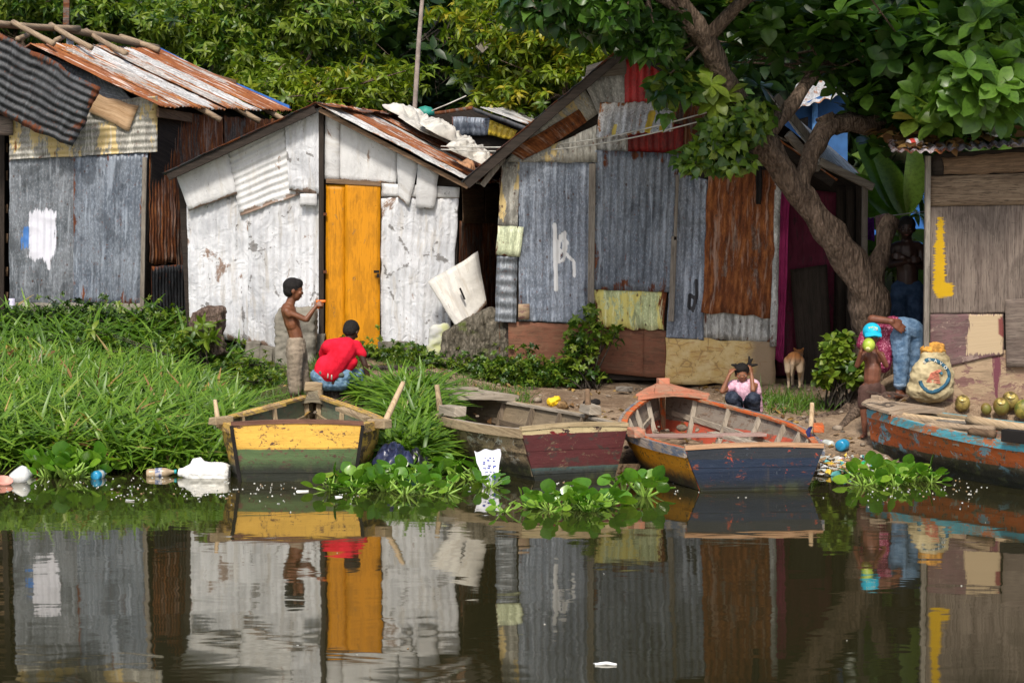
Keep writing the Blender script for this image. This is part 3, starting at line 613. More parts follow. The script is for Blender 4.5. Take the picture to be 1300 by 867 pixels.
def build_shacks():
    # ---------------- far left neighbour
    s = thing('slatted_shack', 'dark slatted wooden hut cut off by the left edge of the photo', 'shack', P(0,420,26))
    volume(s, 'wall', [(-170,90),(6,120),(6,420),(-170,420)], 26.1, 3, .6, M_BLACK)
    for y in (185, 220, 262, 300, 342, 374): board(s, 'slat', [(-150,y),(10,y-3),(10,y+9),(-150,y+12)], 26.0, M_WOODB)
    bar(s, 'post', P(3,170,25.95), P(2,425,25.95), .07, .07, M_WOODD, (0,1,0))
    # ---------------- 1: grey zinc shack
    Y = 25.4
    s = thing('zinc_shack', 'dark grey corrugated zinc shack with a rusty orange roof and a white paint patch', 'shack', P(100,425,Y))
    dx, dep = 1.05, 3.6
    volume(s, 'dark_backing', [(16,150),(20,72),(60,64),(196,142),(183,405),(18,405)], Y+.05, dep, dx, M_WOODD)  # backing body, here and in each shack: dark colour puts shade into wall gaps
    sheet(s, 'wall_sheet', [(12,197),(98,196),(96,386),(12,384)], Y, M_ZGREY, dent=.012,
          marks=[('poly', [(38,272),(44,267),(52,270),(60,265),(70,268),(70,322),(60,332),(52,326),(44,331),(36,325)], 0, (.60,.60,.66)), ('poly', [(28,292),(36,288),(37,316),(29,314)], 0, (.05,.16,.42)), ('line', [(60,270),(62,340)], 3, (.6,.6,.65))])
    sheet(s, 'wall_sheet', [(94,196),(188,194),(178,389),(93,385)], Y, M_ZSLATE, 1, dent=.016)
    sheet(s, 'gable_sheet', [(12,140),(200,122),(200,193),(12,203)], Y, M_ZPALE if 0 else M_ZBUFF, 2, dir='h')
    sheet(s, 'gable_sheet', [(12,120),(60,70),(150,108),(190,150)], Y, M_ZGREY, 0, dir='h')
    board(s, 'patch_board', [(118,116),(176,137),(164,166),(112,142)], Y, M_CARD, 4, rag=.03)
    sheet(s, 'hanging_sheet', [(-60,8),(129,113),(92,189),(-80,108)], [24.9,24.95,25.1,25.1], M_ZDARK, dir='h', rag=.04, dent=.02, pitch=.095, amp=.016)
    board(s, 'patch_board', [(-8,146),(16,150),(16,172),(-8,172)], Y, M_PLY, 5)
    RF, RB, EF, EB = P(38,56,25.15), P(203,63,29.2), P(204,136,25.15), P(372,142,29.2)
    roof_sheets(s, RF, RB, EF, EB, [M_RUSTR, M_ROOFM, M_ROOFP, M_ROOFM, M_ROOFP, M_RUSTR, M_RUSTR], [0,.13,.29,.45,.60,.74,.88,1], (.5,-.3,1))
    EL, EBL = P(-80,130,25.15), P(60,150,29.2)
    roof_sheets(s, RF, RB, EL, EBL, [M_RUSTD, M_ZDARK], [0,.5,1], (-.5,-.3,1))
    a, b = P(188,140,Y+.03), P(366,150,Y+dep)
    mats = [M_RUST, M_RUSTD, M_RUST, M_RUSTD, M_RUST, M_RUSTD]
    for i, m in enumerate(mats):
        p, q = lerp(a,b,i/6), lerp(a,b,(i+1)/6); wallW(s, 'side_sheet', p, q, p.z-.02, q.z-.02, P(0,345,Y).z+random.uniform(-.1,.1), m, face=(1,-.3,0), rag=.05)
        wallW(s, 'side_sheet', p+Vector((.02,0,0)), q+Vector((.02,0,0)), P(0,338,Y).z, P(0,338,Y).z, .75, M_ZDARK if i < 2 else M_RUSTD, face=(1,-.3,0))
    bar(s, 'eave_board', P(200,143,Y-.1), P(243,150,26.3), .03, .11, M_WOODB)
    for k in (.32, .62, .85):
        q = lerp(EF, EB, k); stick(s, 'rafter_end', q+Vector((-.5,0,.22)), q+Vector((.16,0,-.14)), .035)
    for x0,y0,x1,y1,ya,yb,r in ((16,29,68,56,26,25.3,.035),(64,32,116,61,27,26,.035),(109,39,160,68,28,26.8,.035),(152,47,202,64,28.8,28.6,.04)):
        stick(s, 'roof_pole', P(x0,y0,ya), P(x1,y1,yb), r)
    stick(s, 'ridge_pole', P(-20,29,25.6), P(100,37,27.4), .04); stick(s, 'ridge_pole', P(75,36,27.2), P(200,61,29.1), .045)
    stick(s, 'roof_pole', P(22,50,25.6), P(36,44,26), .03); stick(s, 'roof_pole', P(70,52,26.5), P(86,46,27), .03); stick(s, 'roof_pole', P(120,61,27.4), P(135,55,28), .03)
    m = MB(); m.sweep([P(199,61,29.25), P(260,92,29.3), P(310,112,29.3), P(368,137,29.3)], .16, .05); m.out('roof_edge_pipe', M_BLUEP, s, smooth=False)
    m = MB(); m.sweep([P(252,90,29.2), P(300,104,29.2)], .05, .04); put_uv(m.out('edge_batten', M_WOODB, s))
    bar(s, 'prop_block', P(89,45,26.6), P(89,60,26.6), .08, .06, M_ZBLUE, (0,1,0))
    board(s, 'footing', [(14,384),(184,386),(182,425),(14,425)], Y, M_CONC, 1, thick=.1, rag=.02, dent=.015)
    bar(s, 'corner_post', P(184,200,Y-.05), P(180,415,Y-.05), .05, .05, M_WOODG, (0,1,0))
    m = MB(); m.tube([P(15,379,Y-.15), P(16,416,Y-.15)], .035, 10); m.out('drain_pipe', plain('pale_pvc', (.50,.48,.62), .5), s, smooth=True)
    # ---------------- 2: white shack
    Y = 24.3; dx, dep = .95, 3.9
    s = thing('white_shack', 'whitewashed corrugated iron shack with a tall yellow door', 'shack', P(410,455,Y))
    volume(s, 'dark_backing', [(236,400),(226,224),(400,140),(582,228),(578,455),(480,455),(350,440),(240,428)], Y+.04, dep, dx, M_WOODD)
    sheet(s, 'wall_sheet', [(237,262),(318,240),(318,441),(241,416)], Y, M_WHITE, 0, dent=.02)
    sheet(s, 'wall_sheet', [(315,252),(409,236),(409,462),(315,437)], Y, M_WHITE, 1, dent=.022)
    sheet(s, 'gable_sheet', [(288,191),(362,152),(382,246),(305,275)], Y, M_WHITE2, 3, dir='h', dent=.014)
    board(s, 'gable_sheet', [(222,218),(288,190),(301,246),(240,268)], Y, M_WHITE2, 4, thick=.004, dent=.012)
    sheet(s, 'gable_sheet', [(361,152),(409,136),(408,248),(367,242)], Y, M_WHITE, 5, dent=.012)
    board(s, 'patch_board', [(381,246),(402,246),(402,262),(381,262)], Y, M_WHITE2, 6, grain='h')
    board(s, 'gable_board', [(413,139),(431,147),(431,229),(412,228)], Y, M_WHITE2, 3, grain='vert')
    board(s, 'gable_board', [(430,149),(506,193),(503,234),(430,230)], Y, M_WHITE2, 2, thick=.01)
    board(s, 'lintel_board', [(484,233),(584,238),(583,252),(484,250)], Y, M_WHITE2, 2)
    board(s, 'gable_board', [(504,192),(532,206),(519,262),(505,250)], Y, M_WHITE2, 4, grain='vert', rag=.03)
    board(s, 'gable_board', [(531,206),(557,222),(551,266),(527,264)], Y, M_WHITE2, 5, grain='vert', rag=.03)
    sheet(s, 'wall_sheet', [(484,250),(583,249),(570,462),(483,450)], Y, M_WHITE, 1, dent=.02, rag=.04)
    bar(s, 'door_post', P(408,140,Y-.09), P(408,450,Y-.09), .055, .05, M_WOODD, (0,1,0))
    bar(s, 'lintel', P(414,230,Y-.06), P(484,234,Y-.06), .05, .05, M_WOODB, (0,1,0))
    board(s, 'door', [(438,232),(483,231),(482,449),(438,447)], Y, M_YDOOR, 4, thick=.03, grain='vert', label='wide yellow door leaf')
    board(s, 'door', [(414,235),(438,235),(438,447),(413,444)], Y, M_YDOOR, 3, thick=.03, grain='vert', label='narrow yellow door leaf by the dark post')
    m = MB()
    for y in (272, 345): 
        m.box(P(412,y,Y-.1), (.05,.03,.03))
    m.out('hinge', M_RUSTD, s)
    m = MB(); m.box(P(478,345,Y-.12), (.06,.012,.03)); m.box(P(480,350,Y-.13), (.03,.02,.045)); m.out('latch', M_BLACK, s, bevel=.004)
    A, B = P(402,131,24.0), None; B = Vector((A.x+dx, A.y+dep+.2, A.z)); EF = P(600,232,24.0); EB = EF+(B-A); LF = P(206,221,24.0); LB = LF+(B-A)
    roof_sheets(s, A, B, EF, EB, [M_ROOFP, M_RUSTR, M_ROOFP, M_RUSTR, M_ROOFM, M_RUSTR], [0,.10,.32,.42,.62,.75,1], (.4,-.3,1))
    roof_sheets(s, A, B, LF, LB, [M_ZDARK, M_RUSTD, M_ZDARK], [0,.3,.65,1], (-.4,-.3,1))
    bar(s, 'verge_board', A+Vector((-.02,.05,-.06)), LF+Vector((.05,.05,-.03)), .04, .09, M_WOODD)
    bar(s, 'verge_board', A+Vector((.02,.08,-.07)), EF+Vector((-.05,.08,-.05)), .03, .05, M_WOODB)
    sheetW(s, 'ridge_flashing', [A+Vector((-.1,0,.0)), B+Vector((-.1,0,0)), B+Vector((.22,0,-.02)), A+Vector((.25,0,-.06))], M_RUSTD, amp=0, face=(0,-.2,1), rag=.04, dent=.03)
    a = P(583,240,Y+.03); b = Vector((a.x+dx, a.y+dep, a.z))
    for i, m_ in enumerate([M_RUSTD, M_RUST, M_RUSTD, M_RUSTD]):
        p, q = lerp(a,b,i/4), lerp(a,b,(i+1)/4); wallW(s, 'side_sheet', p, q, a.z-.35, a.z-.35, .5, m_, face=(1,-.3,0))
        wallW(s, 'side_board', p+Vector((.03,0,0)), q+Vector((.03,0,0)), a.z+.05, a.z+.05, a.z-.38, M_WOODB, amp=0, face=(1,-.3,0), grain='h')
    # low wall of rubble under the white sheets
    m = MB()
    for k in range(16):
        x = 320+k*17; m.box(P(x, 445+8*math.sin(k)+(8 if x > 470 else 0), Y-.02), (.16,.2,.22), random.uniform(-.3,.3), .03)
    m.out('rubble_footing', M_CONC, s)
    # cable gap filler between 2 and 3: dark lane wall
    # ---------------- 3: blue-grey shack under the tree
    Y = 23.5; dx, dep = .35, 4.2
    s = thing('patchwork_shack', 'big gabled shack patched from blue grey zinc, rusted iron and red sheets', 'shack', P(830,487,Y))
    volume(s, 'dark_backing', [(640,480),(636,206),(800,64),(984,190),(984,485)], Y+.04, dep, dx, M_WOODD)
    W = (.66,.66,.66)
    sheet(s, 'wall_sheet', [(658,202),(752,206),(750,412),(659,407)], Y, M_ZBLUE, 1, dent=.014,
          marks=[('line', [(704,286),(705,320),(706,368)], 4.2, W), ('line', [(706,330),(712,300),(717,296),(716,320),(722,326),(728,332),(729,350)], 3, W), ('line', [(706,312),(714,300),(720,308),(716,330),(708,334),(712,318)], 2.6, W)])
    sheet(s, 'wall_sheet', [(756,191),(862,195),(853,371),(753,368)], Y, M_ZSLATE, 3, dent=.014)
    sheet(s, 'wall_sheet', [(754,362),(849,360),(843,420),(757,416)], Y, M_LIME, 2, dent=.012, rag=.04)
    sheet(s, 'wall_sheet', [(858,218),(899,228),(893,432),(846,428)], Y, M_ZBLUE, 2, label='narrow blue grey sheet with a black scrawl', marks=[('line', [(884,356),(884,378),(880,394),(875,390),(876,374),(881,378)], 2.6, (.02,.02,.025))])
    sheet(s, 'wall_sheet', [(899,208),(992,218),(980,404),(891,396)], Y, M_RUST, 3, dent=.016, rag=.03)
    sheet(s, 'wall_sheet', [(894,385),(984,392),(982,436),(893,430)], Y, M_ZBUFF if 0 else M_ZPALE, 1)
    sheet(s, 'wall_sheet', [(984,225),(992,225),(986,440),(977,440)], Y, M_ZPALE, 4)
    sheet(s, 'wall_sheet', [(637,206),(660,205),(657,290),(632,288)], Y, M_ZBUFF, 2)
    sheet(s, 'wall_sheet', [(632,286),(665,288),(660,326),(629,324)], Y, M_LIME2, 3, label='pale green sheet')
    sheet(s, 'wall_sheet', [(631,324),(657,325),(655,410),(628,408)], Y, M_ZGREY, 2, dir='h', pitch=.12, amp=.014)
    board(s, 'patch_board', [(658,386),(672,386),(672,406),(658,406)], Y, M_CREAM, 3)
    bar(s, 'post', P(752,208,Y-.09), P(750,390,Y-.09), .07, .03, M_WOODG, (0,1,0)); bar(s, 'post', P(860,222,Y-.1), P(857,305,Y-.1), .035, .03, M_WOODG, (0,1,0)); bar(s, 'post', P(856,300,Y-.1), P(852,408,Y-.1), .06, .03, M_WOODG, (0,1,0))
    board(s, 'gable_sheet', [(640,206),(738,108),(762,143),(664,206)], Y, M_ZBUFF, 1, thick=.004, dent=.02)
    sheet(s, 'gable_sheet', [(646,193),(735,139),(745,155),(668,206)], Y, M_RUST, 2, dir='h')
    sheet(s, 'gable_sheet', [(664,203),(758,158),(758,206),(664,206)], Y, M_ZBUFF, 3)
    sheet(s, 'gable_sheet', [(738,98),(797,92),(795,142),(760,146)], Y, M_ZPALE, 2, dir='v')
    sheet(s, 'gable_sheet', [(758,160),(800,160),(800,193),(758,193)], Y, M_ZPALE, 1)
    board(s, 'gable_board', [(745,84),(797,68),(797,95),(742,100)], Y, M_WOODG, 3)
    sheet(s, 'gable_sheet', [(793,76),(842,72),(842,136),(793,134)], Y, M_RED, 3, label='bright red painted sheet')
    sheet(s, 'gable_sheet', [(797,160),(868,158),(868,194),(797,193)], Y, M_REDD, 2, label='dark red sheet under the awning')
    sheet(s, 'gable_sheet', [(841,76),(925,140),(925,215),(841,190)], Y, M_RUSTD, 1)
    sheet(s, 'awning_sheet', [(762,131),(860,128),(855,167),(757,174)], [23.4,23.4,23.0,23.0], M_ROOFP, dir='v', rag=.02, marks=[('line', [(828,145),(822,168)], 7, (.62,.42,.05)), ('line', [(781,160),(779,170)], 4, (.6,.45,.1)), ('line', [(842,155),(840,166)], 5, (.62,.42,.05))], label='pale awning sheet with yellow stains')
    board(s, 'base_panel', [(645,408),(820,415),(818,478),(646,462)], Y, M_WOODB if 0 else M_CLAY, 0, thick=.03, dent=.012)
    board(s, 'base_panel', [(818,418),(848,420),(846,480),(816,478)], Y, M_CLAY, 1, thick=.03)
    board(s, 'base_panel', [(845,428),(985,434),(983,492),(844,486)], Y, M_YPLASTER, 2, thick=.05, rag=.03, dent=.012, label='yellow plastered base block')
    A = P(800,50,23.15); B = Vector((A.x+dx, A.y+dep+.5, A.z)); LF = P(588,230,23.15); LB = LF+(B-A); EF = P(1062,228,23.15); EB = EF+(B-A)
    roof_sheets(s, A, B, LF, LB, [M_ZDARK, M_ROOFM, M_RUSTR, M_ZDARK, M_ROOFP], [0,.2,.4,.6,.8,1], (-.4,-.3,1))  # front strip coloured dark to stand in for the shaded underside
    roof_sheets(s, A, B, EF, EB, [M_RUSTR, M_ROOFM, M_ROOFP, M_RUSTR, M_ZDARK], [0,.2,.4,.6,.8,1], (.4,-.3,1))
    bar(s, 'verge_board', A+Vector((0,.04,-.07)), LF+Vector((.03,.04,-.04)), .04, .10, M_WOODD); bar(s, 'verge_board', A+Vector((0,.04,-.07)), EF+Vector((-.03,.04,-.04)), .04, .09, M_WOODD)
    bar(s, 'rafter', P(640,200,23.3), P(612,236,23.3), .06, .06, M_WOODG)
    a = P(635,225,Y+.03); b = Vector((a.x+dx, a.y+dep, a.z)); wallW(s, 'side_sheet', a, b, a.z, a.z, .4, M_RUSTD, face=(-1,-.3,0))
    # porch side: recessed dark doorway with maroon curtain
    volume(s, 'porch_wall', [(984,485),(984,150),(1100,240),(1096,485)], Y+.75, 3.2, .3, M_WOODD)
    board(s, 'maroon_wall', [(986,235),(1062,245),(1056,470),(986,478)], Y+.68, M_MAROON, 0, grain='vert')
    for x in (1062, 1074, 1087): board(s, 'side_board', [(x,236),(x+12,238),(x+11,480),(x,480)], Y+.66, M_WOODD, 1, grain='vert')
    sheetW(s, 'curtain', [P(986,240,Y+.3), P(1003,242,Y+.35), P(994,462,Y+.35), P(984,455,Y+.3)], plain('magenta_cloth', (.42,.045,.17), .9, .2, 4, .1), pitch=.05, amp=.014, rag=.03)
    board(s, 'leaning_board', [(1003,342),(1050,336),(1058,492),(1016,496)], [Y+.5,Y+.5,Y+.3,Y+.3], M_WOODD, 0, grain='vert')
    sheetW(s, 'porch_roof_sheet', [P(975,118,22.9), P(1010,150,25.5), P(1108,236,25.5), P(1040,206,22.9)], M_ROOFP, face=(.3,-.3,1), rag=.04)
    for (x0,y0,x1,y1) in ((984,122,1042,196),(1000,170,1040,215),(1040,205,1108,238)):
        bar(s, 'rafter', P(x0,y0,22.95), P(x1,y1,23.1), .06, .08, M_WOODG)
    bar(s, 'post', P(1098,238,23.3), P(1096,485,23.3), .06, .06, M_WOODG, (0,1,0))
    # ---------------- 4: right shack
    Y = 21.0
    s = thing('plank_shack', 'flat roofed shack of rotten planks and cream painted boards at the right edge', 'shack', P(1240,525,Y))
    volume(s, 'dark_backing', [(1182,515),(1182,200),(1430,185),(1430,540),(1250,530)], Y+.04, 3.0, .7, M_WOODD)
    board(s, 'wall_board', [(1184,196),(1420,180),(1420,200),(1184,224)], Y, M_WOODD, 0)
    board(s, 'wall_board', [(1196,200),(1420,186),(1420,216),(1199,222)], Y, M_WOODB, 1, rag=.03)
    board(s, 'wall_board', [(1179,224),(1420,216),(1420,258),(1180,262)], Y, M_WOODG if 0 else M_PLANK, 1)
    board(s, 'wall_board', [(1181,262),(1420,257),(1420,397),(1181,398)], Y, M_PLY, 0, dent=.006, thick=.012, grain='vert',
          marks=[('poly', [(1191,276),(1197,278),(1199,330),(1199,360),(1211,362),(1208,376),(1190,378),(1185,366),(1187,320)], 0, (.46,.28,.006))])
    board(s, 'wall_board', [(1181,399),(1274,399),(1274,450),(1181,470)], Y, M_PURPLE, 1, marks=[('poly', [(1231,400),(1272,400),(1274,448),(1228,450),(1228,425),(1233,412)], 0, (.42,.32,.20)), ('poly', [(1266,402),(1274,400),(1274,428),(1266,430),(1261,418)], 0, (.17,.05,.045))])
    board(s, 'wall_board', [(1181,447),(1420,440),(1420,540),(1181,530)], Y, M_CREAM, 0, marks=[('poly', [(1261,452),(1270,452),(1269,478),(1266,504),(1264,504),(1263,478),(1260,476)], 0, (.14,.045,.06)), ('poly', [(1181,446),(1222,446),(1212,462),(1196,480),(1181,490)], 0, (.30,.19,.16))])
    board(s, 'patch_board', [(1276,380),(1420,374),(1420,466),(1278,466)], Y, M_PLY, 3, thick=.012)
    bar(s, 'corner_post', P(1178,198,Y-.06), P(1175,512,Y-.06), .05, .06, M_WOODG, (0,1,0))
    bar(s, 'beam_end', P(1284,184,20.7), P(1340,182,20.7), .09, .05, M_WOODG)
    sheetW(s, 'roof_sheet', [P(1120,158,23.8)+Vector((0,0,.0)), P(1480,140,23.8), P(1480,170,20.55), P(1134,196,20.55)], M_ROOFR4, rag=.10, dent=.03, face=(0,-.3,1), amp=.016, pitch=.1)
M_CLAY = wood('red_brown_panel', (.11,.05,.03), (.24,.12,.07), paint=(.20,.085,.05), peel=.53, dark=.25)
M_PLANK = wood('bleached_plank', (.12,.08,.05), (.26,.19,.125), dark=.8)
M_ROOFR4 = metal('roof_litter_iron', (.22,.19,.19), (.34,.30,.32), .45, .05, .7, .6)

def background():
    # hut behind the white shack
    s = thing('low_hut', 'low zinc hut with a yellow sheet behind the white shack', 'shack', P(620,200,30))
    volume(s, 'wall', [(520,230),(520,150),(600,139),(660,158),(700,168),(700,230)], 30, 3, .2, M_WOODD)
    sheet(s, 'wall_sheet', [(574,148),(622,150),(622,172),(574,172)], 29.9, M_ZBLUE)
    sheet(s, 'wall_sheet', [(622,152),(657,166),(650,178),(619,172)], 29.85, M_YSHEET, label='yellow corrugated sheet')
    board(s, 'roof_edge', [(525,146),(600,135),(602,139),(525,150)], 29.7, M_RUSTD)
    board(s, 'roof_edge', [(600,136),(672,162),(672,168),(600,141)], 29.7, M_ZDARK)
    sheetW(s, 'roof_sheet', [P(610,137,29.7), P(700,140,32), P(700,148,32), P(668,158,29.7)], M_ROOFP, face=(0,-.3,1))
    m = MB(); m.lathe([(.13,0),(.12,.06),(.08,.11),(.0,.13)], P(540,147,29.6)); tag(m.out('bowl', plain('teal_plastic', (.03,.24,.19), .5), None, smooth=True, loc=P(540,147,29.6)), 'upturned teal plastic bowl on the roof beside the tall pole', 'bowl')
    # tall pole
    p = stick(None, 'pole', P(525,165,28.4), P(541,-60,28.4), .035, plain('grey_pole', (.27,.22,.19), .8), r2=.025)
    tag(p, 'tall thin leaning pole rising behind the white shack', 'pole')
    # buildings glimpsed through the leaves
    def house(label, quad, Y, mat, dep=3, extra=None, roof=None):
        s = thing('hill_house', label, 'house', P((quad[0][0]+quad[1][0])/2, quad[2][1], Y))
        volume(s, 'wall', quad, Y, dep, 0, mat)
        if roof: 
            q, m_ = roof; sheetW(s, 'roof_sheet', [P(*c) for c in q], m_, face=(0,-.4,1), amp=.02, pitch=.14)
        if extra: extra(s)
        return s
    blue = plain('blue_wall', (.03,.10,.25), .7, .2, 3); yel = plain('yellow_wall', (.75,.40,.02), .8, .15, 3); bei = plain('beige_wall', (.32,.26,.19), .9, .2, 2, .2, .3); teal = plain('teal_wall', (.20,.42,.36), .8, .2, 3)
    def win(s):
        board(s, 'window', [(1013,152),(1026,148),(1026,160),(1013,164)], 28.95, M_WOODD, 1)
        board(s, 'shutter_board', [(1031,132),(1038,130),(1038,170),(1031,170)], 28.95, plain('pale_blue_board', (.12,.30,.62), .7), 1)
    house('blue walled house with a pale iron roof seen behind the tree', [(1002,140),(1050,118),(1076,122),(1076,260),(1002,260)], 29, blue, 3, win, ([(1010,108,31),(1072,96,31),(1080,118,28.7),(998,142,28.7)], M_ROOFP))
    house('yellow house front high behind the tree crown', [(965,22),(1075,14),(1075,72),(965,76)], 36, yel, 4, lambda s: board(s, 'eave_board', [(950,72),(1050,60),(1050,84),(950,92)], 35.8, M_WOODG, 1))
    house('beige block building on the wooded slope', [(425,-30),(620,-30),(620,26),(425,30)], 44, bei, 4, lambda s: [board(s, 'window', [(x,-20),(x+16,-20),(x+16,8),(x,8)], 43.9, M_BLACK, 1) for x in (440,480,560)])
    house('grey concrete house half hidden in the trees', [(225,-20),(282,-20),(282,26),(225,26)], 40, M_CONC, 3, lambda s: board(s, 'window', [(262,2),(276,2),(276,20),(262,20)], 39.9, M_BLACK, 1))
    house('pale house with a flat roof among the left trees', [(268,72),(318,76),(318,120),(268,120)], 36, bei, 3)
    house('rough earth coloured wall below the hanging vines', [(500,100),(640,84),(640,190),(500,190)], 38, plain('earth_wall', (.12,.09,.065), .95, .3, 2, .1, .5), 2)
    house('teal house end behind the yellow green tree', [(690,88),(722,84),(722,120),(690,124)], 38, teal, 3)
    house('blue tarpaulin hut behind the banana plant', [(1088,228),(1180,222),(1180,330),(1088,330)], 30, plain('blue_tarp', (.025,.12,.36), .5, .2, 3), 2)
# ------------------------------------------------------------------ boats
def hullpaint(name, bands, under=(.22,.16,.10), peel=.62, slime=.12, spots=None, patch=None):
    """bands: (height in metres above the water, colour) of the paint on the planks, bottom up"""
    t = NT(name, .6, .3); v = t.coord('Object'); z = t.sep(v)[2]
    n = t.noise(v, 5, 7, .7); w = t.noise(t.vmap(v, (1.2,1.2,30)), 1, 6, .7); f = t.noise(v, 22, 6, .75)
    zz = t.math('ADD', z, t.math('MULTIPLY', t.math('SUBTRACT', n, .5), .03)); c = None
    for h, col in bands:
        cc = t.mix(t.math('MULTIPLY', t.ss(t.noise(t.vmap(v, (3,3,14)), 1, 6, .7), .42, .68), .55), col, tuple(x*.62 for x in col))
        c = cc if c is None else t.mix(t.ss(zz, h-.004, h+.004), c, cc)
    if patch:
        for col, amt, sc in patch: c = t.mix(t.ss(t.noise(t.vmap(v, (sc,sc,sc*1.3), off=(sc,2,1)), 1, 6, .7, .5), .5+(.5-amt)*.5, .5+(.5-amt)*.5+.02), c, col)
    wd = t.mix(t.ss(w, .38, .62), tuple(x*.5 for x in under), under)
    k = t.noise(t.vmap(v, (7,7,13)), 1, 9, .78, .4); pe = .5+(peel-.5)*.5; c = t.mix(t.ss(k, pe, pe+.012), c, wd)
    if spots: c = t.mix(t.ss(f, .60, .615), c, spots)
    gr = t.ss(t.math('ADD', z, t.math('MULTIPLY', f, -.10)), slime+.06, slime-.07)
    c = t.mix(t.math('MULTIPLY', gr, .96), c, t.mix(t.ss(n, .5, .62), (.012,.013,.009), (.035,.04,.014)))
    c = t.mix(t.math('MULTIPLY', t.ss(t.noise(t.vmap(v, (13,13,2)), 1, 6, .7), .58, .74), .5), c, (.06,.045,.03))
    t.col(c); t.bump(t.math('ADD', t.math('MULTIPLY', k, 1.0), t.math('ADD', w, f)), .55, .008); return t.m
W_RAIL = wood('rail_wood', (.22,.155,.09), (.43,.33,.20)); W_GREY = wood('sunbleached_wood', (.24,.20,.15), (.45,.39,.31)); W_RAILO = wood('rail_orange', (.25,.12,.06), (.42,.25,.14), paint=(.56,.12,.03), peel=.55, dark=.3)
W_DECKS = wood('deck_salmon', (.30,.16,.10), (.46,.28,.19), paint=(.50,.20,.12), peel=.54, dark=.5); W_INB = wood('inner_brown', (.10,.075,.05), (.22,.17,.12)); W_TURQ = wood('rail_turquoise', (.20,.13,.08), (.34,.25,.17), paint=(.10,.38,.46), peel=.56, dark=.3, paint2=(.45,.15,.06), p2=.42)
def boat(label, loc, yaw, L, bt, bm, zt, zm, zb, mats, deck=.72, bflat=.8, thwarts=(.5,), ribs=6, smax=.34, blunt=.03, pw=1.6, floor=.0, deck_over=.05, bot=.66, raise_deck=.03, cap=True, zk=.25, steps=26):
    BOATS.append((loc[0], loc[1], yaw, L, bm, zk))
    r = thing('rowing_boat', label, 'boat', (loc[0], loc[1], 0), 'wooden rowing boats drawn up on the bank', rz=yaw)
    def b(s):
        if s < smax: return bt+(bm-bt)*math.sin(math.pi/2*s/smax)
        q = (s-smax)/(1-smax); return blunt+(bm-blunt)*(1-q**pw)
    def zs(s): return zt+(zm-zt)*math.sin(math.pi*min(s*1.0,1))*.0+(zb-zt)*s**1.6-(zm)*math.sin(math.pi*s)
    def zc(s): return -.16+zk*s**2.4
    def pt(s, v, side, inn=0):       # v 0 = gunwale, 1 = chine
        bb = b(s)*(1-(1-bot)*v**1.15)-inn; z = zs(s)+(zc(s)-zs(s))*v
        return (side*max(bb, .004), s*L*(1-.02*v), z)
    S = [i/steps for i in range(steps+1)]
    for side in (-1, 1):
        V = []; Fc = []; M = []; nv = 3
        rows = []
        for k in range(3):            # three lapped planks a side
            for e in (0, .5, 1): rows.append(((k+e)/3, .0 if e == 0 else (.006 if e == .5 else .012)))
        for inn in (0, .024):
            for s in S:
                for v, o in rows: V.append(pt(s, v, side, inn-o if inn == 0 else inn))
        m = len(rows); n = len(S)*m
        for i in range(len(S)-1):
            for k in range(m-1):
                a = i*m+k; q = (a, a+m, a+m+1, a+1); Fc.append(q if side > 0 else q[::-1]); M.append(0)
                a += n; q = (a, a+1, a+m+1, a+m); Fc.append(q if side > 0 else q[::-1]); M.append(1)
        for i in range(len(S)-1):
            for k in (0, m-1): Fc.append((i*m+k, (i+1)*m+k, (i+1)*m+k+n, i*m+k+n)); M.append(1)
        for k in range(m-1): Fc.append((k, k+1, k+1+n, k+n)); M.append(1)
        mesh('hull_side', V, Fc, [mats['out'], mats['inn']], r, True, False, midx=M, uv={'UVMap': [(v[1], v[2]) for v in V], 'norm': [(.5,.5)]*len(V)})
    # bottom
    m = MB(); V = []; Fc = []
    for s in S: a = pt(s, 1, 1, .012)[0]; V += [(-a, s*L*.98, zc(s)+.012), (a, s*L*.98, zc(s)+.012), (-a, s*L*.98, zc(s)-.012), (a, s*L*.98, zc(s)-.012)]
    for i in range(len(S)-1): q = i*4; Fc += [(q,q+1,q+5,q+4), (q+3,q+2,q+6,q+7)]
    put_uv(mesh('bottom', V, Fc, mats['floor'], r, True, False))
    # transom of three boards
    m = MB(); bb = bt*bot-.01; hs = [-.16, -.16+(zt+.16)*.36, -.16+(zt+.16)*.70, zt]
    for k in range(3):
        z0, z1 = hs[k]+(.003 if k else 0), hs[k+1]; f = lambda z: bb+(bt-bb)*((z+.16)/(zt+.16))**.9+.012
        cam_ = .022 if k == 2 else 0; y = -.022-.003*(k % 2); nseg = 12
        for i in range(nseg):
            x0, x1 = -1+2*i/nseg, -1+2*(i+1)/nseg; p = []
            for zz, bl in ((z0, f(z0)), (z1, f(z1))):
                for x, yy in ((x0,y),(x1,y),(x1,.018),(x0,.018)): p.append((x*bl, yy, zz+(cam_*(1-x*x) if zz == z1 else 0)))
            m.hexa(p)
    o = m.out('transom', mats['tran'], r, True); put_uv(o)
    m = MB(); m.sweep([(-bt-.015,-.002,zt+.022),(-bt/2,-.002,zt+.037),(0,-.002,zt+.042),(bt/2,-.002,zt+.037),(bt+.015,-.002,zt+.022)], .055, .035); put_uv(m.out('transom_cap', mats.get('cap', mats['rail']), r, True))
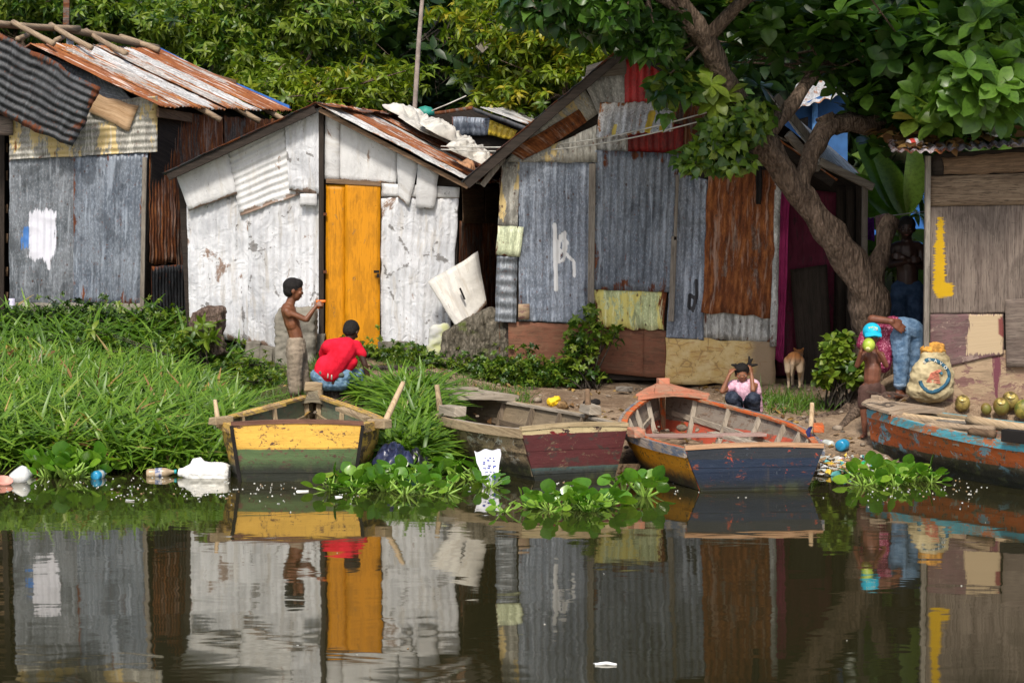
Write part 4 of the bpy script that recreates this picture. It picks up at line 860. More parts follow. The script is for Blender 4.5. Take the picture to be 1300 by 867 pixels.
    for side in (-1, 1):
        m = MB(); m.sweep([(side*(b(s)+.012), s*L+(-.02 if s == 0 else 0), zs(s)-.02) for s in S[:-1]], .03, .075); put_uv(m.out('rub_rail', mats['rail_out'] if 'rail_out' in mats else mats['rail'], r, True))
        m = MB(); m.sweep([(side*(b(s)-.028), s*L, zs(s)+.004) for s in S if s <= deck+.06], .062, .022); put_uv(m.out('gunwale', mats['rail'], r, True))
        m = MB(); m.sweep([(side*(b(s)-.05)*(1-(1-bot)*.42), s*L, zs(s)+(zc(s)-zs(s))*.40) for s in S if s <= deck+.1], .022, .05); put_uv(m.out('stringer', mats['rib'], r, True))
        for i in range(ribs):
            s = .07+(deck-.05)*i/(ribs-1); m = MB(); pts = [pt(s, v, side, .045) for v in (.02, .5, .97)]
            for a, c in zip(pts, pts[1:]): m.beam(a, c, .045, .035, (0,1,0))
            put_uv(m.out('rib', mats['rib'], r, True))
    # bow deck of boards
    nb = 4; x = [-1+2*k/nb for k in range(nb+1)]
    m = MB(); N = 8
    for k in range(nb):
        for i in range(N):
            s0, s1 = deck+(1.015-deck)*i/N, deck+(1.015-deck)*(i+1)/N; p = []
            for dz in (0, .024):
                for s, xx in ((s0, x[k]+.006), (s0, x[k+1]-.006), (s1, x[k+1]-.006), (s1, x[k]+.006)):
                    w = b(min(s,1))+deck_over*(1-max(0, (s-.97)/.045)); p.append((xx*w, s*L, zs(min(s,1))+raise_deck+dz+.035*(1-xx*xx)))
            m.hexa(p)
    put_uv(m.out('bow_deck', mats['deck'], r, True))
    m = MB(); m.sweep([(-b(deck)-.03, deck*L-.012, zs(deck)+raise_deck-.012),(-b(deck)/2, deck*L-.012, zs(deck)+raise_deck+.012),(0, deck*L-.012, zs(deck)+raise_deck+.022),(b(deck)/2, deck*L-.012, zs(deck)+raise_deck+.012),(b(deck)+.03, deck*L-.012, zs(deck)+raise_deck-.012)], .03, .045); put_uv(m.out('deck_beam', mats['deck'], r, True))
    m = MB(); m.box((0, L*.985, zb+raise_deck+.06), (.11,.12,.07), .05, .006); put_uv(m.out('bow_block', mats['deck'], r, True, bevel=.008))
    m = MB(); m.beam((0, L*.985, zc(1)-.05), (0, L*1.0, zb-.01), .05, .05, (0,1,0)); put_uv(m.out('stem', mats['rail'], r, True))
    for s in thwarts:
        w = b(s)*(1-(1-bot)*.3)-.05; m = MB(); m.box((0, s*L, zs(s)-.13), (2*w, .2, .026), random.uniform(-.02,.02), .004); put_uv(m.out('thwart', mats['thwart'], r, True, bevel=.004))
    # floor boards
    for k in (-1, 0, 1):
        m = MB(); m.box((k*.17, .40*L, .0+floor), (.15, .62*L, .018), 0, .004); put_uv(m.out('floor_board', mats['floor'], r, True))
    return r, b, zs
def peg(r, name, a, bb, rad, mat, block=None, bmat=None):
    m = MB(); limb(m, [a, lerp(a, bb, .5), bb], [rad*1.1, rad, rad*.8], 8, .15, 3, random.uniform(0,9)); put_uv(m.out(name, mat, r, True, True))
    if block: m = MB(); m.box(block[0], block[1], block[2], .006); put_uv(m.out('oarlock_block', bmat or mat, r, True, bevel=.008))
def build_boats():
    # 1 yellow / green
    y = P(378,612,18.8); green = hullpaint('yellow_green_hull', [(0,(.075,.12,.045)), (.275,(.68,.40,.07))], (.13,.065,.045), .635, .10, (.10,.05,.035), None)
    inn = hullpaint('green_inside', [(-1,(.16,.19,.12))], (.22,.18,.12), .56, -1)
    ml = dict(out=hullpaint('yellow_side', [(0,(.16,.15,.05)), (.12,(.52,.32,.06))], (.16,.10,.05), .5, .12, (.06,.05,.02)), inn=inn, tran=green, rail=wood('rail_yellow', (.22,.14,.07), (.42,.29,.15), paint=(.56,.37,.09), peel=.50), rail_out=wood('rail_yellow_worn', (.18,.11,.06), (.36,.25,.13), paint=(.55,.35,.09), peel=.52),
              cap=wood('cap_brown', (.10,.045,.03), (.22,.11,.07)), rib=W_RAIL, deck=wood('deck_dull', (.12,.10,.07), (.28,.24,.16)), floor=W_INB, thwart=W_RAIL)
    r, b, zs = boat('small rowing boat with a peeling yellow and green transom beside the tall grass', (y.x, 18.8), R(2.2), 2.75, .55, .70, .47, .0, .50, ml, deck=.90, thwarts=(), ribs=4, smax=.20, raise_deck=-.03, deck_over=0, bot=.80, pw=1.15)
    L = 2.75
    peg(r, 'oar_peg', (-.70,.30,.44), (-.74,.42,.66), .022, W_LIGHT, ((-.67,.22,.50), (.20,.10,.06), .75), W_RAIL)
    peg(r, 'oar_peg', (.72,.30,.42), (.90,.55,.80), .026, W_LIGHT, ((.70,.22,.47), (.20,.10,.07), -.7), W_RAIL)
    m = MB(); m.beam((-.55,.75,.50), (-.20,1.15,.56), .09, .03); put_uv(m.out('brace_board', ml['rail'], r, True)); m = MB(); m.beam((.58,.62,.47), (.32,1.0,.53), .09, .03); put_uv(m.out('brace_board', W_RAIL, r, True))
    for dx, t in ((-.035,.06),(.05,.075)):
        m = MB(); limb(m, [(dx,L-.10,.08),(dx,L-.07,.38),(dx,L-.05,.57)], [t*.6,t*.6,t*.55], 8, .3, 4, dx); put_uv(m.out('bow_post', W_RAIL, r, True, True))
    m = MB(); m.box((.0,L-.05,.60), (.17,.11,.08), .1, .012); put_uv(m.out('bow_head', W_RAIL, r, True, bevel=.012))
    for sx in (-1,1): m = MB(); m.beam((sx*.475,-.045,-.1), (sx*.560,-.045,.48), .03, .02, (0,1,0)); m.out('corner_iron', M_BLACK, r, True)
    # 2 maroon
    y = P(729,603,18.95); inn = hullpaint('bleached_inside', [(-1,(.20,.155,.10))], (.26,.20,.13), .55, -1)
    ml = dict(out=hullpaint('bare_side', [(-1,(.33,.24,.14))], (.20,.14,.09), .52, .12, (.07,.05,.035), [((.50,.46,.38),.36,3)]), inn=inn, tran=hullpaint('maroon_transom', [(-1,(.08,.10,.10)), (.085,(.07,.12,.11)), (.11,(.085,.020,.020)), (.40,(.50,.40,.22))], (.20,.13,.08), .66, .05, None, [((.15,.014,.014),.25,4), ((.05,.03,.025),.36,7)]), rail=W_GREY, rail_out=W_RAIL, cap=wood('cap_straw', (.30,.22,.12), (.50,.40,.24)), rib=W_INB, deck=W_GREY, floor=W_GREY, thwart=W_GREY)
    r, b, zs = boat('bleached rowing boat with a maroon transom between the yellow and the blue boat', (y.x, 18.95), R(23), 3.05, .49, .66, .43, .02, .47, ml, deck=.80, thwarts=(.46,), ribs=6, smax=.42, blunt=.24, raise_deck=.05, deck_over=.08)
    peg(r, 'oar_peg', (-.55,1.75,.36), (-.57,1.82,.70), .028, W_RAIL, ((-.60,1.35,.50), (.12,.30,.09), .15), W_GREY)
    peg(r, 'oar_peg', (.60,1.0,.42), (.61,1.05,.68), .03, M_WOODB, ((.62,1.0,.50), (.12,.28,.08), -.1), W_GREY)
    m = MB(); m.box((-.08,2.78,.575), (.46,.40,.03), .2, .012); put_uv(m.out('deck_board', W_GREY, r, True, bevel=.012))
    # 3 blue / orange
    y = P(957,623,18.2)
    red = wood('red_inside', (.16,.10,.07), (.30,.21,.14), paint=(.42,.06,.03), peel=.52, dark=.3)
    ml = dict(out=hullpaint('orange_side', [(-1,(.30,.13,.03)), (.02,(.66,.27,.008))], (.12,.07,.03), .68, .07, (.20,.09,.02)), inn=hullpaint('red_grey_inside', [(-1,(.46,.085,.045)), (.26,(.23,.19,.15))], (.20,.14,.10), .58, -1, None), tran=hullpaint('navy_transom', [(-1,(.008,.016,.036)), (.16,(.012,.022,.045)), (.26,(.022,.026,.033))], (.19,.05,.03), .68, .015, None, [((.36,.055,.025),.27,4.2), ((.05,.06,.08),.22,9)]), rail=W_RAILO, rail_out=wood('rail_worn_grey', (.18,.14,.11), (.36,.30,.25), paint=(.11,.13,.17), peel=.48), cap=wood('cap_peach', (.36,.19,.10), (.52,.33,.20)), rib=W_GREY, deck=W_DECKS, floor=red, thwart=wood('thwart_grey_red', (.24,.13,.10), (.42,.30,.26)))
    r, b, zs = boat('rowing boat with orange rails, a navy transom and a salmon bow deck', (y.x, 18.2), R(8.5), 3.55, .575, .80, .335, .02, .52, ml, deck=.865, thwarts=(.55,), ribs=7, smax=.42, blunt=.06, raise_deck=.05, deck_over=.05)
    peg(r, 'oar_peg', (.76,.95,.36), (.80,1.05,.62), .024, W_LIGHT, ((.80,.85,.42), (.09,.24,.07), -.25), W_RAILO)
    peg(r, 'oar_peg', (-.74,.9,.30), (-.76,.95,.42), .02, W_LIGHT, ((-.80,.95,.39), (.10,.20,.08), .15), W_DECKS)
    m = MB(); m.beam((-.50,.10,.325), (.42,.28,.325), .16, .02); put_uv(m.out('stern_board', W_LIGHT, r, True)); m = MB(); m.beam((-.68,.9,.31), (-.50,.08,.325), .09, .02); put_uv(m.out('stern_board', W_GREY, r, True)); m = MB(); m.beam((.15,2.1,.26), (.62,.95,.18), .10, .03); put_uv(m.out('brace_board', W_GREY, r, True))
    m = MB()
    for k in range(4): m.tube([(.70+.012*k,.78+.02*k,.43), (.66+.01*k,.74,.40), (.70,.72+.02*k,.30), (.73,.8,.36)], .009, 6)
    m.out('rope_lashing', plain('navy_rope', (.02,.025,.10), .9), r, True, True)
    # 4 turquoise / orange, running out of the picture
    bow = P(1117,504,20.35); Lb = 4.3; yaw = R(33)
    loc = (bow.x+math.sin(yaw)*Lb*.985, bow.y-math.cos(yaw)*Lb*.985)
    ml = dict(out=hullpaint('orange_turquoise_hull', [(-1,(.05,.045,.02)), (.07,(.10,.085,.045)), (.18,(.50,.12,.03)), (.40,(.13,.36,.42))], (.25,.20,.14), .60, .12, (.09,.06,.04), [((.20,.36,.42),.36,5), ((.38,.35,.30),.27,7)]), inn=hullpaint('turquoise_inside', [(-1,(.14,.11,.08)), (.36,(.10,.34,.44))], (.38,.14,.07), .56, -1, None), tran=W_TURQ, rail=W_RAIL, rail_out=W_TURQ, rib=W_GREY, deck=wood('deck_sand', (.26,.19,.13), (.46,.36,.26)), floor=W_INB, thwart=W_GREY)
    r, b, zs = boat('long turquoise and orange rowing boat full of poles at the right edge', loc, yaw, Lb, .50, .60, .40, .03, .48, ml, deck=.87, thwarts=(.30,), ribs=7, smax=.45, blunt=.11, raise_deck=.03, deck_over=.06, zk=.22)
    return r
W_LIGHT = wood('pale_stick', (.36,.25,.14), (.58,.44,.28)); M_RUSTORANGE = plain('rust_orange', (.42,.13,.03), .9, .4, 20, .1, .5)
# ------------------------------------------------------------------ people
def skin(name, c): 
    t = NT(name, .48, .4); v = t.coord('Object'); n = t.noise(v, 14, 5, .6)
    t.col(t.mix(t.ss(n, .35, .65), tuple(x*.8 for x in c), tuple(x*1.15 for x in c))); t.b.inputs['Subsurface Weight'].default_value = 0
    t.bump(t.noise(v, 60, 4, .6), .12, .004); return t.m
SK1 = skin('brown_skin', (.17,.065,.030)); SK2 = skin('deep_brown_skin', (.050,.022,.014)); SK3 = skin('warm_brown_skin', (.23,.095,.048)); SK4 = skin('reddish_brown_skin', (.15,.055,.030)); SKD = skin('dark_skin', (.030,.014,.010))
def cloth(name, c, scale=10, bump=.5, c2=None, var=.2): return plain(name, c, .88, var, scale, .1, bump, c2)
HAIR = plain('black_hair', (.010,.008,.007), .75, .4, 60, .3, .9); EYEW = plain('eye_white', (.35,.31,.28), .3, 0); EYEB = plain('eye_dark', (.01,.006,.004), .2, 0, spec=.6); LIP = plain('lips', (.16,.045,.035), .5, .1)
def facing(f, tilt=0, roll=0):
    """rotation whose -Y looks along f (a direction on the ground), tilt>0 looks down"""
    f = Vector(f).normalized(); yaw = math.atan2(f.x, -f.y); return Matrix.Rotation(yaw, 3, 'Z') @ Matrix.Rotation(tilt, 3, 'X') @ Matrix.Rotation(roll, 3, 'Y')
def head_mb(m, c, h, q):
    """head of height h, face towards -Y of q, added to the body"""
    c = Vector(c); E = lambda p, r: m.ell(c+q @ (Vector(p)*h), [x*h for x in r], q, 16, 12)
    E((0,.06,.08), (.35,.42,.42)); E((0,-.08,-.12), (.27,.30,.36)); E((0,-.14,-.36), (.15,.16,.12)); E((0,-.30,.05), (.20,.08,.05))
    E((0,-.37,-.10), (.055,.07,.06)); E((0,-.33,.0), (.035,.05,.10)); E((0,-.32,-.25), (.11,.055,.05))
    for s in (-1,1): E((s*.18,-.27,-.10), (.11,.09,.09)); E((s*.36,.04,-.06), (.045,.08,.12))
def head_parts(root, c, h, q, hair=True, hairmat=None, short=True):
    c = Vector(c)
    for s in (-1,1):
        m = MB(); m.ell(c+q @ (Vector((s*.135,-.345,.005))*h), (.045*h,.03*h,.020*h), q, 10, 8); e = m.out('eye', EYEW, root, smooth=True)
        m = MB(); m.ell(c+q @ (Vector((s*.135,-.368,.005))*h), (.024*h,.012*h,.018*h), q, 8, 6); m.out('pupil', EYEB, e, smooth=True)
    m = MB(); m.ell(c+q @ (Vector((0,-.368,-.25))*h), (.085*h,.022*h,.025*h), q, 10, 6); m.out('mouth', LIP, root, smooth=True)
    if hair:
        m = MB(); m.ell(c+q @ (Vector((0,.10,.15))*h), (.385*h,.42*h,.38*h), q, 16, 12); m.ell(c+q @ (Vector((0,.20,-.05))*h), (.34*h,.28*h,.30*h), q, 14, 10)
        m.ell(c+q @ (Vector((0,-.12,.30))*h), (.30*h,.22*h,.20*h), q, 14, 10)
        return blob('hair', m, hairmat or HAIR, root, .008, 2, wrinkle=.004, wscale=60)
def hand(m, w, d, up, s=1.0, curl=.5, side=1):
    """palm and five fingers from wrist w towards d; up = back of the hand"""
    w = Vector(w); d = Vector(d).normalized(); up = (Vector(up)-d*Vector(up).dot(d)).normalized(); r = d.cross(up)*side
    pc = w+d*.045*s
    for k in (-1, -.3, .4, 1): m.cap(w+r*.012*k*s, w+d*.07*s+r*.026*k*s, .013*s, .012*s, 8)
    for k, ln in ((-1.2,.055),(-.42,.066),(.36,.062),(1.12,.048)):
        a = w+d*.07*s+r*.026*k*s; c1 = curl*.6; e1 = a+(d*math.cos(c1)-up*math.sin(c1))*ln*.55*s; c2 = curl*1.5; e2 = e1+(d*math.cos(c2)-up*math.sin(c2))*ln*.5*s
        m.cap(a, e1, .0085*s, .0078*s, 8); m.cap(e1, e2, .0078*s, .0062*s, 8)
    a = w+d*.022*s-r*.024*s; e1 = a+(d*.75-r*.65)*.034*s; e2 = e1+(d*.95-r*.15-up*curl*.5)*.03*s; m.cap(a, e1, .012*s, .0095*s, 8); m.cap(e1, e2, .0092*s, .007*s, 8)
def foot(m, a, d, s=1.0):
    a = Vector(a); d = Vector(d).normalized(); m.cap(a-d*.02*s+Vector((0,0,-.035*s)), a+d*.11*s+Vector((0,0,-.048*s)), .034*s, .026*s); m.cap(a, a+Vector((0,0,-.04*s)), .034*s, .034*s)
    r = d.cross(Vector((0,0,1)))
    for k in range(5): b0 = a+d*.11*s+r*(k-2)*.015*s+Vector((0,0,-.055*s)); m.cap(b0, b0+d*(.04-.005*k)*s, .0095*s, .008*s, 6)
def people():
    # --- standing boy, seen from his right, aiming an orange toy at the door
    Y = 22.0; J = lambda x, y, d=0: P(x, y, Y+d)
    s = thing('person', 'shirtless boy in baggy khaki trousers standing and holding an orange toy', 'person', J(378,500))
    m = MB(); q = facing((1,.12,0), R(8)); hc = J(373.5,368); head_mb(m, hc, .225, q)
    m.cap(J(370,380,.0), J(367,390), .045, .052); m.cap(J(366,393), J(371,412), .076, .074, fl=((0,1,0),1.3)); m.cap(J(371,410), J(376,428), .074, .070); m.cap(J(376,426), J(377,446), .068, .075)
    for d, sx in ((-.105,0),(.105,2)):
        m.cap(J(364+sx,395,d*1.0), J(367+sx,399,d), .040, .040)
        m.cap(J(365+sx,396,d), J(388+sx,406,d*.95), .034, .026); m.cap(J(388+sx,406,d*.95), J(401,389,d*.35), .026, .018)
    hand(m, J(401,388,-.03), (.95,.1,.28), (0,-1,.35), .80, 1.3); hand(m, J(401,390,.045), (.95,-.1,.20), (0,1,.3), .80, 1.3, -1)
    for d, x0, x1 in ((-.06,376,373),(.07,378,387)):
        m.cap(J(x0,445,d), J((x0+x1)/2,474,d), .062, .045); m.cap(J((x0+x1)/2,474,d), J(x1,498,d), .042, .030); foot(m, J(x1,499,d), (1,-.1,0), .8)
    blob('body', m, SK1, s, .0075, 3)
    head_parts(s, hc, .225, q)
    m = MB(); m.cap(J(376,437), J(376,450), .096, .104, fl=((0,1,0),1.1))
    for d, x0, x1, x2 in ((-.065,375,374,375),(.075,379,383,386)):
        m.cap(J(x0,448,d), J(x1,474,d), .086, .075); m.cap(J(x1,474,d), J(x2,495,d), .075, .066)
    blob('trousers', m, cloth('khaki_cloth', (.24,.195,.145), 12), s, .009, 2, wrinkle=.0045, wscale=13)
    t = MB(); t.cap(J(403,383,0), J(412,382.5,0), .016, .014); t.cap(J(405,385), J(404,391), .012, .012); o = t.out('toy', plain('orange_plastic', (.85,.16,.01), .35, .05), None, smooth=True, loc=J(404,385)); tag(o, "bright orange plastic toy in the standing boy's hands", 'toy')
    # --- boy in the red shirt, back towards us, crouching
    Y = 21.55; J = lambda x, y, d=0: P(x, y, Y+d)
    s = thing('person', 'boy in a red shirt and jeans crouching with his back turned, reaching down', 'person', J(425,500))
    m = MB(); q = facing((.35,.9,0), R(38)); hc = J(446,421,.10); head_mb(m, hc, .20, q)
    m.cap(J(441,432,.05), J(436,440,.02), .042, .05); m.cap(J(434,444), J(425,470), .10, .09); m.cap(J(425,466), J(424,482), .09, .085)
    m.cap(J(455,440,.02), J(463,462,.0), .038, .030); m.cap(J(463,462,.0), J(469,487,.03), .030, .021); hand(m, J(469,487,.03), (.35,.3,-1), (.8,-.3,.2), .85, .5)
    m.cap(J(412,442,.06), J(404,468,.25), .036, .028); m.cap(J(404,468,.25), J(420,486,.40), .026, .018); hand(m, J(420,486,.4), (.6,.3,-.6), (0,-1,0), .8, .6)
    for a, k, f in (((433,482,.02),(456,477,.14),(450,500,.14)), ((412,484,.02),(402,476,.42),(408,500,.34))):
        m.cap(J(*a), J(*k), .07, .05); m.cap(J(*k), J(*f), .045, .03); foot(m, J(*f), (.5,.8,0), .85)
    blob('body', m, SK2, s, .0075, 3); head_parts(s, hc, .20, q)
    m = MB(); m.cap(J(440,438,.0), J(418,440,.02), .082, .075); m.cap(J(438,444,.0), J(424,466,-.01), .125, .118); m.cap(J(424,464,-.01), J(420,471,-.01), .120, .125); m.cap(J(413,462), J(410,470), .09,.09)
    m.cap(J(452,438,.01), J(460,450,.02), .052, .047); m.cap(J(414,440,.05), J(410,450,.12), .050, .046); m.cap(J(447,460,0), J(440,468,0), .06,.05)
    blob('shirt', m, cloth('red_cloth', (.60,.010,.028), 6, .3, (.72,.018,.045)), s, .009, 14, wrinkle=.0025, wscale=6)
    m = MB(); m.cap(J(408,476,.01), J(436,476,.01), .088, .092); m.cap(J(412,484,.02), J(434,484,.02), .095, .095); m.cap(J(433,482,.01), J(456,476,.12), .085, .064); m.cap(J(456,476,.12), J(451,497,.13), .060, .055); m.cap(J(412,484,.02), J(402,476,.42), .085, .064); m.cap(J(402,476,.42), J(408,497,.34), .06, .05)
    den = cloth('faded_denim', (.10,.19,.30), 16, .5, (.20,.32,.44)); blob('jeans', m, den, s, .009, 2, wrinkle=.0045, wscale=14)
    m = MB(); m.cap(J(408,473,-.07), J(434,476,-.07), .026, .026); m.out('waistband', cloth('grey_green_cloth', (.10,.12,.10)), s, smooth=True)
    m = MB(); m.tube([J(417,471,-.115), J(416,480,-.12)], .008, 6); m.tube([J(421,471,-.115), J(421,482,-.12)], .008, 6); m.out('drawstring', M_CLOTHW, s, smooth=True)
    # --- girl squatting
    Y = 21.7; J = lambda x, y, d=0: P(x, y, Y+d)
    s = thing('person', 'girl in a pink shirt squatting with both hands on her head', 'person', J(943,527))
    m = MB(); q = facing((-.12,-1,0), R(14), R(-6)); hc = J(942,474,-.04); head_mb(m, hc, .185, q)
    m.cap(J(944,484), J(944,490), .036, .042); m.cap(J(944,492,.01), J(945,510,.04), .085, .085); m.cap(J(932,489), J(956,488), .045, .045); m.cap(J(945,508,.05), J(945,518,.08), .09, .09)
    m.cap(J(929,489,-.02), J(917,497,-.12), .034, .027); m.cap(J(917,497,-.12), J(926,475,-.10), .026, .018); hand(m, J(926,475,-.10), (.6,.3,.75), (-.6,-.6,.3), .75, .7)
    m.cap(J(959,488,-.02), J(956,495,-.14), .034, .028); m.cap(J(956,495,-.14), J(954,474,-.09), .027, .018); hand(m, J(954,474,-.09), (-.1,.3,1), (.8,-.6,.2), .75, .6, -1)
    blob('body', m, SK3, s, .0068, 2); head_parts(s, hc, .185, q)
    m = MB()
    for a, b_ in (((950,463),(955,456)),((953,464),(961,463)),((952,462),(951,453)),((934,464),(929,463))):
        m.cap(J(*a,-.02), J(*b_,-.02), .020, .009)
    m.out('hair_tuft', HAIR, s, smooth=True)
    m = MB(); m.cap(J(934,489,.0), J(955,488,.0), .052, .055); m.cap(J(944,494,.0), J(945,512,.03), .100, .100); m.cap(J(931,489,-.01), J(925,493,-.05), .050, .045); m.cap(J(958,489,-.01), J(961,497,-.01), .052, .045); m.cap(J(960,495,.03), J(964,520,.08), .05, .035)
    blob('shirt', m, cloth('pink_cloth', (.62,.34,.45), 30, .3, (.75,.48,.56)), s, .008, 2, wrinkle=.005, wscale=12)
    m = MB()
    for a, k, f in (((936,514,.05),(929,505,-.26),(938,528,-.16)), ((952,514,.05),(957,506,-.28),(958,530,-.16))):
        m.cap(J(*a), J(*k), .080, .066); m.cap(J(*k), J(*f), .062, .048)
    m.cap(J(938,516,.06), J(952,516,.06), .09, .09); blob('jeans', m, cloth('dark_denim', (.018,.024,.042), 14, .4, (.05,.06,.085)), s, .008, 2, wrinkle=.006, wscale=14)
    m = MB()
    for f in ((938,528,-.16),(958,530,-.16)): foot(m, J(*f), (0,-1,0), .75)
    m.out('foot', SK3, s, smooth=True)
    # --- man in the shade
    Y = 22.7; J = lambda x, y, d=0: P(x, y, Y+d)
    s = thing('person', 'tall shirtless man in dark jeans standing in the shade with folded arms', 'person', J(1150,490))
    m = MB(); q = facing((-.15,-1,0), R(6)); hc = J(1151,290,-.02); head_mb(m, hc, .235, q)
    m.cap(J(1151,302), J(1151,309), .055, .060); m.cap(J(1140,314), J(1164,314), .065, .065); m.cap(J(1151,320), J(1152,338), .13, .125, fl=((0,1,0),.8)); m.cap(J(1152,338), J(1152,362), .115, .11, fl=((0,1,0),.8))
    m.cap(J(1134,315,0), J(1131,336,-.04), .052, .042); m.cap(J(1131,336,-.04), J(1154,331,-.17), .038, .028); m.cap(J(1168,315,0), J(1171,338,-.04), .052, .042); m.cap(J(1171,338,-.04), J(1147,327,-.19), .038, .028)
    hand(m, J(1154,331,-.17), (1,-.1,.1), (0,-1,.2), 1, .5); hand(m, J(1147,327,-.19), (-1,-.1,.15), (0,-1,.2), 1, .5, -1)
    for x, xf in ((1143,1141),(1161,1162)): m.cap(J(x,372), J(xf,480), .06, .04); foot(m, J(xf,486), (0,-1,0), 1)
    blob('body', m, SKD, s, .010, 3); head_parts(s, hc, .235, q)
    m = MB(); m.cap(J(1145,368), J(1159,368), .115, .115, fl=((0,1,0),.85))
    for x, k, f in ((1142,1141,1141),(1161,1162,1162)): m.cap(J(x,374), J(k,425), .098, .078); m.cap(J(k,425), J(f,478), .078, .066)
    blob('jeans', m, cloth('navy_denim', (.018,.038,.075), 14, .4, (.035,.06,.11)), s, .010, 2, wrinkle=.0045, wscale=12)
    # --- bent over person
    Y = 21.3; J = lambda x, y, d=0: P(x, y, Y+d)
    s = thing('person', 'person in blue jeans and a magenta top bending over with one hand on the hip', 'person', J(1148,500))
    m = MB(); hc = J(1107,452,.16); q = facing((-.9,-.3,0), R(85)); head_mb(m, hc, .22, q)
    m.cap(J(1146,420,.03), J(1124,424,.08), .085, .09); m.cap(J(1124,424,.08), J(1110,436,.14), .09, .085); m.cap(J(1110,436,.14), hc, .05, .045)
    m.cap(J(1100,428,.02), J(1107,405,-.10), .048, .042); m.cap(J(1107,405,-.10), J(1132,408,-.195), .044, .032); hand(m, J(1131,408,-.195), (.85,.12,-.55), (.1,-1,.4), 1.3, .15)
    m.cap(J(1112,445,.15), J(1108,470,.1), .04, .035); m.cap(J(1108,470,.1), J(1102,485,0), .034, .025); hand(m, J(1102,485,0), (-.2,-.2,-1), (0,-1,0), .95, .4)
    for x, y, d in ((1142,496,-.03),(1157,493,.12)): foot(m, J(x,y,d), (-.9,-.45,0), 1.05); m.cap(J(x,y-12,d), J(x,y,d), .042, .038)
    blob('body', m, SK4, s, .0085, 3)
    m = MB(); m.ell(hc+Vector((.0,.02,.02)), (.115,.115,.10), None, 14, 10); m.out('hair', HAIR, s, smooth=True)
    m = MB(); m.cap(J(1134,416,.02), J(1120,424,.08), .115, .125); m.cap(J(1126,424,.05), J(1120,462,.02), .095, .085); m.cap(J(1116,428,.1), J(1100,430,.08), .10, .075); m.cap(J(1100,428,.06), J(1096,436,.02), .07, .066)
    t = NT('magenta_sequins', .5, .5); v = t.coord('Object'); k = t.noise(v, 70, 3, .6); t.col(t.mix(t.ss(k, .56, .64), (.19,.010,.048), (.62,.24,.34))); t.bump(k, .6, .01)
    blob('top', m, t.m, s, .009, 2, wrinkle=.006, wscale=12)
    m = MB(); m.cap(J(1144,417,.0), J(1158,420,.06), .115, .115); m.cap(J(1142,422,-.03), J(1144,456,-.04), .105, .080); m.cap(J(1144,456,-.04), J(1143,488,-.03), .080, .062); m.cap(J(1160,422,.06), J(1163,452,.08), .10, .08); m.cap(J(1163,452,.08), J(1156,486,.12), .078, .062)
    blob('jeans', m, cloth('blue_denim', (.085,.16,.27), 14, .5, (.17,.26,.38)), s, .009, 2, wrinkle=.0045, wscale=12)
    m = MB(); m.lathe([(.058,0),(.066,.003),(.066,.035),(.058,.038)], J(1143,491,-.03), n=14); m.lathe([(.058,0),(.066,.003),(.066,.035),(.058,.038)], J(1156,488,.12), n=14); m.out('cuff', cloth('cuff_denim', (.22,.30,.40)), s, smooth=True)
    # --- small child drinking from a coconut
    Y = 20.7; J = lambda x, y, d=0: P(x, y, Y+d)
    s = thing('person', 'small child in a turquoise cap drinking from a green coconut', 'person', J(1104,553))
    m = MB(); q = facing((-.12,-1,0), R(-6)); hc = J(1107,427,.02); head_mb(m, hc, .19, q)
    m.cap(J(1107,440,.02), J(1107,447,.02), .034, .040); m.cap(J(1108,452), J(1108,468), .074, .078); m.cap(J(1108,468,-.01), J(1107,482,-.01), .083, .080); m.cap(J(1107,484), J(1107,494), .078, .076); m.cap(J(1097,451,0), J(1118,451,0), .040, .040)
    m.cap(J(1096,451,-.01), J(1088,464,-.08), .031, .026); m.cap(J(1088,464,-.08), J(1093,446,-.15), .025, .018); hand(m, J(1093,445,-.15), (.15,-.1,1), (-1,-.4,0), .62, .9)
    m.cap(J(1119,451,-.01), J(1125,464,-.07), .031, .026); m.cap(J(1125,464,-.07), J(1114,446,-.15), .025, .018); hand(m, J(1114,446,-.15), (-.2,-.1,1), (1,-.4,0), .62, .9, -1)
    for x, k, f, d in ((1098,1097,1098,-.02),(1116,1117,1116,.02)):
        m.cap(J(x,494,d), J(k,524,d), .054, .040); m.cap(J(k,524,d), J(f,548,d), .037, .026); foot(m, J(f,549,d), (-.5,-.85,0), .68)
    blob('body', m, SK4, s, .0068, 3); head_parts(s, hc, .19, q)
    m = MB(); m.cap(J(1107,490), J(1107,495), .086, .088); m.cap(J(1098,496,-.02), J(1097,512,-.02), .064, .062); m.cap(J(1116,496,.02), J(1117,512,.02), .064, .062); blob('shorts', m, cloth('brown_cloth', (.075,.042,.034)), s, .008, 2, wrinkle=.004)
    ct = plain('turquoise_cloth', (.010,.40,.58), .7, .12, 12)
    c = MB(); c.ell(hc+Vector((0,.005,.045)), (.088,.098,.085), None, 20, 12); o = blob('cap', c, ct, s, .007, 1)
    b_ = MB(); b_.add([(hc.x+.082*math.sin(a)*(1), hc.y-.065-.085*math.cos(a)*k, hc.z+.052-.03*k-.02*abs(math.sin(a))) for k in (0,1) for a in np.linspace(-1.3,1.3,9)]+[(hc.x+.082*math.sin(a), hc.y-.065-.085*math.cos(a)*k, hc.z+.044-.03*k-.02*abs(math.sin(a))) for k in (0,1) for a in np.linspace(-1.3,1.3,9)],
          [(i, i+1, i+10, i+9) for i in range(8)]+[(i+18, i+27, i+28, i+19) for i in range(8)]+[(i+9, i+10, i+28, i+27) for i in range(8)])
    b_.out('visor', ct, o, smooth=True)
    e = MB()
